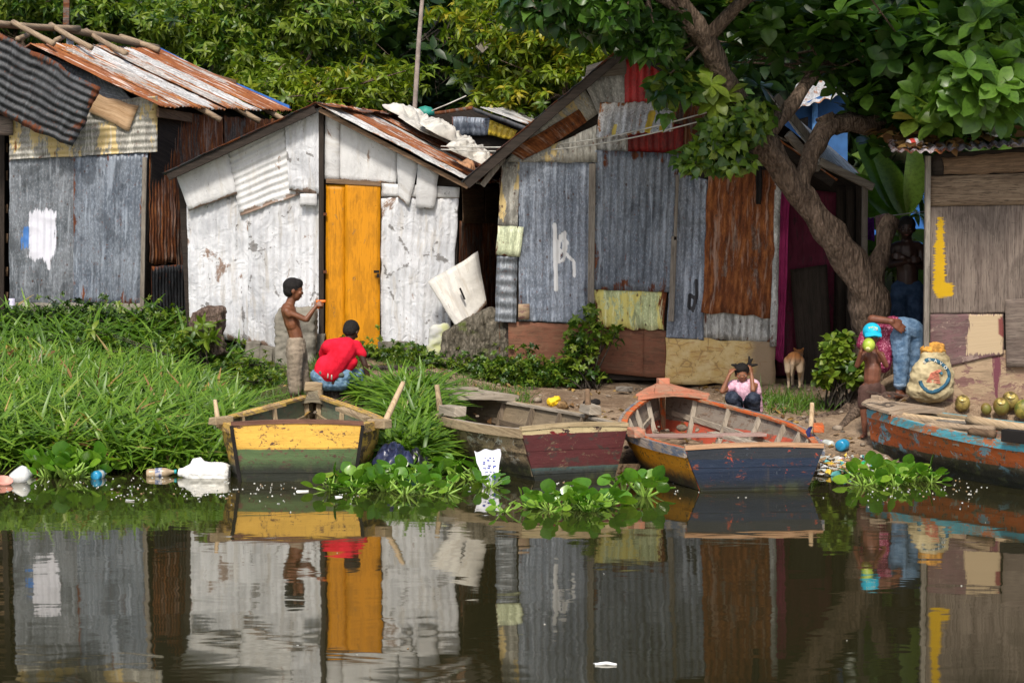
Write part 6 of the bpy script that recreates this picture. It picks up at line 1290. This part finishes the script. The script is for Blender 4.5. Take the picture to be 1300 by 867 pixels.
def small_things(boat4):
    clear = plain('clear_plastic', (.50,.53,.50), .25, .15, 20, .6); brownb = plain('tinted_plastic', (.36,.27,.17), .3, .2, 20, .6); white = plain('white_plastic', (.72,.72,.70), .35, .08, 14, .5, .2)
    blue = plain('blue_bottle', (.02,.25,.45), .3, .2, 12, .6); green = plain('green_bottle', (.02,.32,.08), .3, .3, 12, .6); red = plain('red_plastic', (.50,.05,.04), .4, .1); teal = plain('teal_cap', (.02,.28,.30), .4, .1)
    def W(px, py, z=0.0): 
        p = P(px, py, 1.0); d = p-Vector((0,0,EYE)); t = (z-EYE)/d.z; return Vector((0,0,EYE))+d*t
    bottle(W(186,604), .05, .26, .042, brownb, teal, 'brown tinted plastic bottle with a blue label floating below the grass', plain('blue_label', (.03,.12,.42), .5, .5, 30, .4, 0, (.6,.55,.5)))
    bottle(W(120,608), 1.3, .20, .045, blue, white, 'pale blue plastic bottle floating in the hyacinth at the left', clear)
    bottle(W(22,606), .6, .18, .04, clear, red, 'clear plastic bottle at the left edge of the water')
    bottle(W(1138,601), .05, .27, .045, brownb, white, 'brownish plastic bottle with a yellow label under the turquoise boat', plain('yellow_label', (.65,.50,.03), .5, .1))
    bottle(W(1085,597), .5, .22, .045, green, white, 'green plastic bottle in the rubbish right of the navy boat')
    bottle(W(1066,570,.12), 1.0, .17, .055, blue, blue, 'round blue plastic bottle on the rubbish heap by the navy boat')
    bottle(W(1057,567,.12), 2.0, .2, .036, clear, plain('purple_cap', (.25,.08,.45), .5, .1), 'thin clear bottle beside the blue one on the rubbish heap')
    # containers
    s = W(262,606); m = MB()
    prof = [(.0,-.20),(.07,-.20),(.09,-.17),(.095,.0),(.09,.10),(.07,.15),(.035,.20),(.03,.24)]; m.lathe(prof, (0,0,.04), Vector((-1,.05,.02)), 16); m.tube([(-.02,0,.125),(-.05,0,.16),(-.11,0,.15),(-.13,0,.11)], .012, 7)
    o = blob('white_jug', m, white, None, .008, 2, wrinkle=.006, wscale=12); o.location = s; tag(o, 'white plastic jug floating against the yellow boat', 'jug')
    m = MB(); m.lathe([(.0,-.01),(.06,0),(.085,.03),(.09,.09),(.07,.12),(.0,.125)], (0,0,0), Vector((-.7,-.25,1)), 18); o = m.out('foam_ball', white, None, smooth=True, loc=(0,0,0)); o.location = W(31,611); tag(o, 'round white foam float at the left edge of the water', 'float')
    m = MB(); m.lathe([(.05,0),(.07,.05),(.065,.05),(.045,.01)], (0,0,0), Vector((.3,-.4,1)), 14); o = m.out('cup', plain('salmon_cup', (.65,.30,.24), .5, .1), None, smooth=True, loc=(0,0,0)); o.location = W(5,615); tag(o, 'salmon coloured cup floating at the left edge', 'cup')
    def drape(name, label, cat, c, w, d, h, mat, sd_, slope=Vector((1,0,-.55)), back=Vector((.2,1,.0))):
        """crumpled cloth lying over a surface: ridged folds, uneven outline, edges down"""
        c = Vector(c); U = slope.normalized(); B = (back-U*back.dot(U)).normalized(); N = U.cross(B); N = N if N.z > 0 else -N; n, k = 34, 44; V = []
        for i in range(n+1):
            r = i/n
            for j in range(k):
                a = 2*math.pi*j/k; R_ = 1+.45*mnoise.noise(Vector((math.cos(a)*1.3, math.sin(a)*1.3, sd_)))+.22*mnoise.noise(Vector((math.cos(a)*4, math.sin(a)*4, sd_+3)))
                x, y = math.cos(a)*r*R_*w/2, math.sin(a)*r*R_*d/2; q = Vector((x*5.5, y*3.2, sd_))
                f = (1-abs(mnoise.noise(q))*2.4)*.6+(1-abs(mnoise.noise(q*2.6))*2)*.28+mnoise.noise(q*.5)*.5
                V.append(c+U*x+B*y+N*(max(f, .08)*h*(1-r**5)+.004))
        F_ = [(i*k+j, i*k+(j+1) % k, (i+1)*k+(j+1) % k, (i+1)*k+j) for i in range(n) for j in range(k)]
        o = mesh(name, V, F_, mat, None, smooth=True, loc=c); so_ = o.modifiers.new('t', 'SOLIDIFY'); so_.thickness = .006; tag(o, label, cat); return o
    sl = Vector((1.7,0,-.85)); bk = Vector((.95,4.1,0))
    drape('crumpled_cloth', 'pale crumpled sheet lying over the top of the white shack roof', 'cloth', P(535,158,26.4), 1.0, 1.6, .16, M_CLOTHW, 1.3, sl, bk)
    drape('crumpled_cloth', 'pale cloth bundle hanging down the middle of the white shack roof', 'cloth', P(572,176,25.6), .85, .9, .15, M_CLOTHW, 4.1, sl, bk)
    drape('crumpled_cloth', 'heap of white cloth on the lower edge of the white shack roof', 'cloth', P(598,200,24.8), .62, .8, .20, M_CLOTHW, 7.7, sl, bk)
    drape('sack_bag', 'brown bag beside the white cloth at the roof edge', 'bag', P(592,212,24.35), .20, .2, .10, plain('tan_bag', (.36,.19,.10), .8), 2.2, sl, bk)
    fl_ = Vector((1,0,0)); fb = Vector((0,1,.3))
    drape('plastic_bag', 'dark blue plastic bag caught in the hyacinth by the yellow boat', 'bag', P(498,584,19.0), .36, .4, .13, plain('navy_bag', (.02,.025,.06), .3, .4, 14, .6, .3), 5.1, fl_, fb)
    drape('plastic_bag', 'black plastic bag in the grass beside the bleached boat', 'bag', P(532,588,19.15), .22, .3, .16, plain('black_bag', (.012,.012,.016), .3, .4, 14, .6, .3), 6.6, fl_, fb)
    # printed sheet of cloth in the water by the bleached boat
    o = sheetW(None, 'printed_cloth', [P(604,572,18.75), P(634,572,18.8), P(632,616,18.45), P(614,614,18.4)], plain('printed_white', (.70,.70,.74), .7, .06, 3), amp=.014, pitch=.09, rag=.05, dent=.04)
    tag(o, 'white cloth with small blue print hanging into the water by the bleached boat', 'cloth')
    m = MB()
    for r_ in range(7):
        for c_ in range(3):
            q = P(616+c_*5.5+random.uniform(-2,2), 580+r_*4.6+random.uniform(-1.5,1.5), 18.66-.032*r_); m.box(q+Vector((0,-.05,0)), (.022*random.uniform(.4,1.2),.006,.009), 0, .003)
    m.out('print', plain('blue_ink', (.04,.06,.30), .7), o)
    # leaning white board, slabs, stumps
    C4 = [P(544,358,23.95), P(606,320,24.1), P(618,385,24.0), P(583,421,23.75)]
    o = sheetW(None, 'leaning_board', C4, M_OLDW, amp=0, thick=.03, rag=.02, dent=.004); tag(o, 'tilted square white board with a slot leaning at the corner of the white shack', 'board')
    m = MB(); a = P(585,366,23.9); m.beam(P(584,366,23.86), P(590,380,23.84), .02, .03, (0,1,0)); m.out('slot', M_BLACK, o)
    def slab(name, label, pts, Y, th, mat, cat='stump'):
        m = MB(); a = [P(x,y,Y) for x,y in pts]; n = len(a); b_ = [Vector((p.x+.02,p.y+th,p.z)) for p in a]; m.add(a+b_, [tuple(range(n)), tuple(range(2*n-1,n-1,-1))]+[(i,i+n,(i+1)%n+n,(i+1)%n) for i in range(n)])
        o = blob(name, m, mat, None, .022, 3, wrinkle=.02, wscale=7); tag(o, label, cat); return o
    slab('rock_slab', 'grey green rock slab standing at the right foot of the white shack', [(562,425),(590,408),(622,392),(640,402),(646,440),(642,470),(560,470)], 23.55, .22, M_ROCK, 'rock')
    slab('rock_slab', 'pale wedge of white painted plaster leaning at the foot of the white wall', [(548,415),(566,412),(572,440),(560,462),(540,460)], 23.75, .12, plain('white_mossy', (.60,.60,.57), .8, .2, 5, .2, .4, (.40,.42,.20)), 'slab')
    slab('tree_stump', 'short weathered stump standing in the weeds before the white shack', [(246,398),(262,391),(281,392),(279,425),(282,450),(268,450),(262,415),(250,430),(243,430),(241,410)], 23.6, .2, bark('stump_bark', (.12,.075,.055), (.27,.20,.16)))
    slab('stone_post', 'broad grey stone post behind the standing boy', [(350,402),(356,392),(398,392),(398,410),(396,470),(350,468)], 23.9, .14, M_CONC, 'post')
    slab('log', 'dark log the crouching boy sits on', [(413,487),(430,486),(438,494),(434,516),(412,518),(408,500)], 21.6, .3, bark('dark_log', (.035,.028,.022), (.10,.08,.065)), 'log')
    # crates of nothing: planks and stones on the yard
    for (x0,y0,x1,y1,Y,w,lab) in ((1020,462,1036,476,22.9,.05,'a'),):
        pass
    o = bar(None, 'driftwood', ground_point(800,488,22.9)+Vector((0,0,.05)), ground_point(785,486,23.0)+Vector((0,0,.04)), .1, .05, M_WOODG); tag(o, 'short grey driftwood piece at the yellow base block', 'wood')
    m = MB(); limb(m, [ground_point(470,470,23.0)+Vector((0,0,.03)), ground_point(520,474,22.9)+Vector((0,0,.04)), ground_point(572,486,22.6)+Vector((0,0,.03))], [.02,.03,.02], 7, .3); o = put_uv(m.out('branch', BARK2, None, smooth=True)); tag(o, 'thin bare branch lying across the yard', 'branch')
    m = MB(); limb(m, [ground_point(480,500,22.0)+Vector((0,0,.06)), ground_point(500,507,21.7)+Vector((0,0,.07))], [.03,.035], 7, .3); o = put_uv(m.out('log', M_LUMBER, None, smooth=True)); tag(o, 'light wooden stick by the hand of the crouching boy', 'stick')
    # stones and litter
    stones = MB(); litter = MB(); litb = MB()
    for _ in range(420):
        x = random.uniform(-3,4); y = random.uniform(19.7,23.3); s_ = random.uniform(.008,.028)*(1 if random.random() < .93 else 2.2); stones.ell((x,y,gz(x,y)+s_*.3), (s_,s_*random.uniform(.7,1.2),s_*.6), None, 7, 5)
    o = stones.out('pebbles', plain('pebble', (.20,.16,.12), .9, .5, 9), None, smooth=True); tag(o, 'pebbles scattered over the dirt yard', None, kind='stuff')
    dead = [((rng.uniform(-3,4)), rng.uniform(20,23.3)) for _ in range(500)]; dp = np.array([(x,y,gz(x,y)+.012) for x,y in dead]); n = len(dp)
    foliage('fallen_leaves', [scatter(L_SMALL, dp, rng.normal(0,1,(n,3))*[1,1,.15], np.tile([[0,0,1.]],(n,1))+rng.normal(0,.3,(n,3)), rng.uniform(.05,.11,n), rng.uniform(0,1,n))], DRY, None, 'stuff', 'fallen dry leaves on the dirt yard')
    cols = [white, clear, M_CLOTHW, plain('pink_film', (.60,.28,.30), .6), plain('yellow_film', (.65,.45,.06), .6), plain('teal_film', (.10,.36,.36), .6), plain('cardboard', (.30,.20,.11), .9)]
    m = MB()
    for _ in range(230):
        px = random.gauss(1082,24); Y = random.uniform(19.15,19.95); x = (min(max(px,1040),1128)-650)/F*Y; z = max(gz(x,Y),0)+.012; sx = random.uniform(.012,.05); m.m = random.choice([0,1,1,2,2,3,4,5,6,6,6,6]); sx *= 1.5; m.box((x,Y,z+random.uniform(0,.03)), (sx,sx*random.uniform(.3,1.1),random.uniform(.003,.02)), random.uniform(0,3), .018)
    o = m.out('rubbish', cols, None); tag(o, 'heap of small plastic rubbish on the bank right of the navy boat', None, kind='stuff')
    m = MB()
    for _ in range(800):
        u = random.random(); px = random.choice([random.uniform(0,290), random.uniform(0,1300), random.uniform(280,460), random.uniform(640,860), random.uniform(1100,1300)]); py = random.gauss(622,10) if u < .8 else random.uniform(612,860)
        if py < 606: continue
        if py > 660 and random.random() > .1: continue
        if mnoise.noise(Vector((px*.016, py*.05, 7))) < .0 and py < 660: continue
        w = W(px, py); s_ = random.uniform(.003,.009)*(1 if random.random() < .95 else 2.5); m.m = random.choice([0,0,2,6,1]); m.box((w.x, w.y, .003), (s_*1.6, s_, .004), random.uniform(0,3), .002)
    o = m.out('floating_specks', cols, None); tag(o, 'white specks and scraps floating on the water', None, kind='stuff')
    for px, py, L, lab in ((240,600,0,''),):
        pass
    m = MB(); w = W(768,844); limb(m, [w+Vector((-.05,0,.004)), w+Vector((0,.01,.006)), w+Vector((.06,-.005,.004))], [.006,.010,.007], 7, .5); o = m.out('foam_scrap', white, None, smooth=True); tag(o, 'small white scrap floating alone near the bottom of the photo', 'scrap')
    for px, py, L, lab in ((384,624,.10,'white strip floating before the yellow boat'),(268,600,.1,''),(430,631,.06,'white sliver floating under the yellow transom'),(165,636,.07,'white sliver floating below the grass')):
        if not lab: continue
        m = MB(); w = W(px, py); m.box(w+Vector((0,0,.004)), (L,.03,.006), random.uniform(-.2,.2), .006); tag(m.out('floating_scrap', white, None, smooth=False), lab, 'scrap')
    yl = MB(); q = ground_point(702,504,22.2); yl.ell(q+Vector((0,0,.03)), (.05,.04,.035)); yl.ell(q+Vector((.035,0,.045)), (.025,.03,.03)); o = blob('yellow_bag', yl, plain('yellow_film2', (.80,.55,.02), .6), None, .008, 1, wrinkle=.018, wscale=22); tag(o, 'small yellow plastic bag on the dirt behind the bleached boat', 'bag')
    m = MB(); q = ground_point(714,510,22.0); m.ell(q+Vector((0,0,.03)), (.05,.05,.045)); o = blob('husk', m, plain('husk_brown', (.20,.12,.05), .9, .5, 20), None, .008, 1, wrinkle=.01, wscale=25); tag(o, 'dry brown husk next to the yellow bag', 'husk')
    m = MB(); q = ground_point(750,505,22.2); m.ell(q+Vector((0,0,.02)), (.08,.05,.03)); m.ell(q+Vector((.05,0,.03)), (.04,.05,.03)); o = blob('dark_rag', m, M_BLACK, None, .008, 1, wrinkle=.01, wscale=22); tag(o, 'black rag on the dirt behind the bleached boat', 'rag')
    # sack
    c = P(1186,478,20.95); gzs = P(1186,505,20.95).z
    m = MB(); m.ell((c.x-.02,c.y,c.z-.02), (.205,.15,.20), None, 20, 14); m.ell((c.x-.04,c.y,c.z-.12), (.22,.15,.12), None, 18, 10); m.ell((c.x,c.y,c.z+.12), (.15,.11,.12), None, 16, 10); m.cap((c.x-.05,c.y,c.z+.18), (c.x+.02,c.y,c.z+.20), .08,.08)
    sk = plain('woven_sack', (.27,.21,.11), .8, .2, 5, .2, .3, (.50,.42,.25)); s = blob('sack', m, sk, None, .010, 3, wrinkle=.012, wscale=8); tag(s, 'full cream woven sack with a blue ring and a red bird print', 'sack')
    m = MB(); m.cap((c.x-.06,c.y,c.z+.245), (c.x+.03,c.y,c.z+.250), .055,.06); blob('sack_mouth', m, plain('sack_hem', (.45,.22,.04), .8, .4, 20), s, .010, 1, wrinkle=.02, wscale=14)
    # print drawn on the bulging front
    from mathutils.bvhtree import BVHTree
    bv = BVHTree.FromPolygons([v.co+OFF[s.name] for v in s.data.vertices], [tuple(p.vertices) for p in s.data.polygons])
    def onsack(x, z, off=.008):
        h_ = bv.ray_cast(Vector((c.x+x, c.y-1, c.z+z)), Vector((0,1,0)))[0]
        if h_: return Vector((h_.x, h_.y-off, h_.z))
        best = 0
        for cz, cx, r in ((-.02,-.02,(.205,.15,.20)),(-.12,-.04,(.22,.15,.12)),(.12,0,(.15,.11,.12))):
            k = 1-((x-cx)/r[0])**2-((z-cz)/r[2])**2
            if k > 0: best = max(best, r[1]*math.sqrt(k))
        return Vector((c.x+x, c.y-best-off, c.z+z))
    m = MB(); ring = [(-.02+.135*math.cos(a), .015+.145*math.sin(a)-.02*math.sin(2*a)) for a in np.linspace(-2.9,2.2,40)]; m.tube([onsack(*p, -.012) for p in ring], .023, 8)
    o = m.out('printed_ring', plain('ink_blue', (.025,.09,.14), .7, .3, 30), s); 
    t_ = bpy.data.curves.new('t', 'FONT')
    def letters(txt, path, size, mat, name):
        k = 0; objs = []; mm = MB(); dg = bpy.context.evaluated_depsgraph_get()
        for ch, (x, z, rot) in zip(txt, path):
            cu = bpy.data.curves.new('c', 'FONT'); cu.body = ch; cu.size = size; cu.extrude = .002; cu.align_x = 'CENTER'; cu.align_y = 'CENTER'; ob = bpy.data.objects.new('c', cu); COL.objects.link(ob)
            dg.update(); me = bpy.data.meshes.new_from_object(ob.evaluated_get(bpy.context.evaluated_depsgraph_get())); p = onsack(x, z, .016)
            M_ = Matrix.Translation(p) @ Matrix.Rotation(-rot, 4, 'Y') @ Matrix.Rotation(math.pi/2, 4, 'X'); mm.add([M_ @ v.co for v in me.vertices], [tuple(f.vertices) for f in me.polygons]); bpy.data.objects.remove(ob); bpy.data.meshes.remove(me)
        mm.out(name, mat, s)
    A = np.linspace(2.3,.75,5); letters('BRAVO', [(-.02+.135*math.cos(a), .015+.145*math.sin(a)-.02*math.sin(2*a), a-math.pi/2) for a in A], .045, plain('ink_pale', (.62,.62,.55), .7), 'printed_lettering')
    m = MB(); 
    for k in range(7): p0 = onsack(-.10+.006*k,-.035+.012*k,.006); p1 = onsack(.03-.004*k,-.05+.020*k,.006); m.beam(p0, p1, .02, .010)
    m.beam(onsack(-.02,.05,.008), onsack(.03,.07,.008), .03, .02); m.out('printed_bird', plain('ink_red', (.52,.17,.11), .75, .35, 40), s)
    m = MB(); m.beam(onsack(.030,.055,.012), onsack(.045,.035,.012), .018, .02); m.out('printed_bird', plain('ink_navy', (.04,.14,.20), .75), s)
    # coconuts by the cream wall
    husk = [plain('husk_green', (.12,.16,.025), .55, .4, 9, .5, .15, (.35,.28,.05)), plain('husk_gold', (.26,.15,.03), .55, .4, 9, .5, .15, (.16,.16,.03)), plain('husk_brown2', (.10,.065,.02), .55, .5, 9, .5, .15, (.32,.24,.06))]
    cg = 'coconuts heaped by the cream wall'
    for (px, py, Y, r_, mk, cut, lab) in ((1222,512,20.85,.078,2,1,'brown green coconut just right of the sack'),(1252,519,20.8,.055,1,0,'small orange brown coconut half hidden by the boat rim'),(1271,516,20.75,.082,1,1,'golden coconut left of the biggest cut coconut'),(1283,509,20.85,.088,2,1,'big dark coconut with a round shiny cut top, rearmost of the heap'),(1299,519,20.7,.09,0,0,'yellow green coconut at the right edge of the photo'),(1312,506,20.9,.085,1,0,'golden coconut beyond the right edge')):
        s = thing('coconut', lab, 'coconut', P(px,py,Y), cg); m = MB(); m.ell(P(px,py,Y), (r_*.92,r_*.92,r_*1.06), Matrix.Rotation(random.uniform(-.4,.4),3,'Y'), 18, 12); m.out('husk', husk[mk], s, smooth=True)
        if cut: m = MB(); m.lathe([(.0,-.01),(r_*.45,-.01),(r_*.5,-.004),(r_*.42,.006),(r_*.2,.008)], P(px,py,Y)+Vector((-.01,-r_*.62,r_*.62)), Vector((0,-.7,.8)), 14); m.out('cut_top', plain('cut_face', (.42,.33,.10), .25, .3, 20, .6), s, smooth=True)
    # poles, wood and chain in the turquoise boat
    pg = 'poles and sticks lying in the turquoise boat'
    for i, (x0,y0,Y0,x1,y1,Y1,r_,lab,mt) in enumerate(((1118,524,20.0,1300,544,18.9,.032,'longest pale pole from the bow deck across the turquoise boat',W_LIGHT),(1230,533,19.2,1330,549,18.3,.046,'thick pale pole end over the middle of the turquoise boat',W_LIGHT),(1135,528,19.8,1220,541,19.0,.02,'thin crooked stick beside the near rim of the turquoise boat',M_LUMBER),(1175,540,19.3,1262,545,18.7,.030,'short split log low in the turquoise boat',M_LUMBER),(1232,548,18.6,1262,551,18.3,.035,'dark ended short log by the near rim',M_WOODB),(1190,535,19.5,1290,541,18.9,.022,'second thin stick in the middle of the boat',M_WOODG))):
        o = stick(None, 'wooden_pole', P(x0,y0,Y0), P(x1,y1,Y1), r_, mt, 9); tag(o, lab, 'pole', pg)
    o = bar(None, 'dark_plank', P(1275,552,18.1), P(1330,558,17.8), .10, .10, M_BLACK); tag(o, 'black board end lying in the turquoise boat at the right edge', 'board')
    m = MB(); q0 = None
    base = [P(1102,502,20.2), P(1112,504,20.1), P(1120,506,20.0), P(1126,503,20.1), P(1134,508,19.95), P(1128,510,19.9), P(1122,506,20.0), P(1132,503,20.1), P(1140,506,20.0), P(1150,507,19.95)]
    pth = smoothpath(base, 7)
    for i, p in enumerate(pth):
        a = random.uniform(0,3); m.tube([p+Vector((math.cos(a+k*1.05)*.017, math.sin(a+k*1.05)*.011, .035+.006*math.sin(k*1.05+a))) for k in range(7)], .0045, 5, caps=False)
    tag(m.out('chain', plain('rusty_chain', (.06,.035,.025), .7, .5, 30), None, smooth=True), 'rusty chain coiled on the bow deck of the turquoise boat', 'chain')
    # clothes lines and washing
    for (a, b_, lab) in (((560,186,24.5),(905,141,22.2),'upper white clothes line crossing the gable'),((560,190,24.4),(905,150,22.2),'lower white clothes line crossing the gable')):
        m = MB(); a = P(*a); b_ = P(*b_); pts = [lerp(a,b_,t)+Vector((0,0,-.14*math.sin(math.pi*t))) for t in np.linspace(0,1,24)]; m.tube(pts, .0075, 6); tag(m.out('clothes_line', M_CLOTHW, None, smooth=True), lab, 'line', 'clothes lines over the gable')
    m = MB(); m.tube([P(x, y, 28) for x, y in ((548,141),(570,132),(592,122))], .008, 5); tag(m.out('cord', M_CLOTHW, None, smooth=True), 'slack cord from the tall pole to the branches', 'cord')
    for lab, quad, Y, c_ in (('purple towel hanging on the line left of the banana plant', [(1101,277),(1110,277),(1110,308),(1101,305)], 24.5, (.16,.03,.28)), ('pale pink cloth on the line behind the cut stump', [(1111,274),(1128,271),(1127,286),(1112,288)], 24.5, (.60,.36,.36))):
        o = sheetW(None, 'towel', [P(x,y,Y) for x,y in quad], plain('towel_cloth', c_, .9, .3, 20, .1), amp=.008, pitch=.06, rag=.02); tag(o, lab, 'towel')
    m = MB(); m.tube([P(1096,278,24.5), P(1180,268,24.5)], .006, 5); tag(m.out('washing_line', M_CLOTHW, None, smooth=True), 'short washing line behind the cut stump', 'line')
    o = sheetW(None, 'black_rag', [P(958,205,23.35), P(969,205,23.35), P(966,263,23.3), P(960,260,23.3)], M_BLACK, amp=.008, pitch=.05, rag=.04); tag(o, 'black strip of cloth hanging on the rusty sheet under the creeper', 'rag')
    # litter on the plank shack roof
    n = 520; X = rng.uniform(P(1140,0,21).x, P(1400,0,21).x, n); T = rng.uniform(0,1,n); A0, A1 = P(1200,192,20.55), P(1200,157,23.8); pos = np.stack([X, A0.y+(A1.y-A0.y)*T, A0.z+(A1.z-A0.z)*T+.045+rng.uniform(0,.03,n)+(P(1300,172,20.55).z-A0.z)*np.clip((X-A0.x)/.75,-.3,1)*.6], -1)
    foliage('roof_litter', [scatter(L_OBO, pos, rng.normal(0,1,(n,3))*[1,1,.2], np.tile([[0,0,1.]],(n,1))+rng.normal(0,.4,(n,3)), rng.uniform(.07,.17,n), rng.uniform(0,.75,n)**1.3)], DRY, None, 'stuff', 'brown fallen leaves on the plank shack roof')
    drape('crumpled_bag', 'white crumpled bag on the plank shack roof', 'bag', P(1267,171,20.9), .20, .2, .09, white, 9.4, fl_, fb)
    m = MB(); q = P(1160,182,20.9); m.lathe([(.03,-.07),(.045,-.06),(.045,.03),(.02,.07),(.018,.09)], q, Vector((1,.2,.2)), 12); o = m.out('can', plain('pale_can', (.5,.45,.45), .4), None, smooth=True, loc=q); tag(o, 'pale can with a red band on the left end of the plank shack roof', 'can'); m = MB(); m.lathe([(.046,-.04),(.047,-.035),(.047,.0),(.046,.005)], q, Vector((1,.2,.2)), 12); m.out('red_band', red, o, smooth=True)
# ------------------------------------------------------------------ build
b4 = build_boats()
build_ground()
build_shacks()
background()
people()
main_tree()
background_trees()
bank_plants()
hyacinths()
small_things(b4)
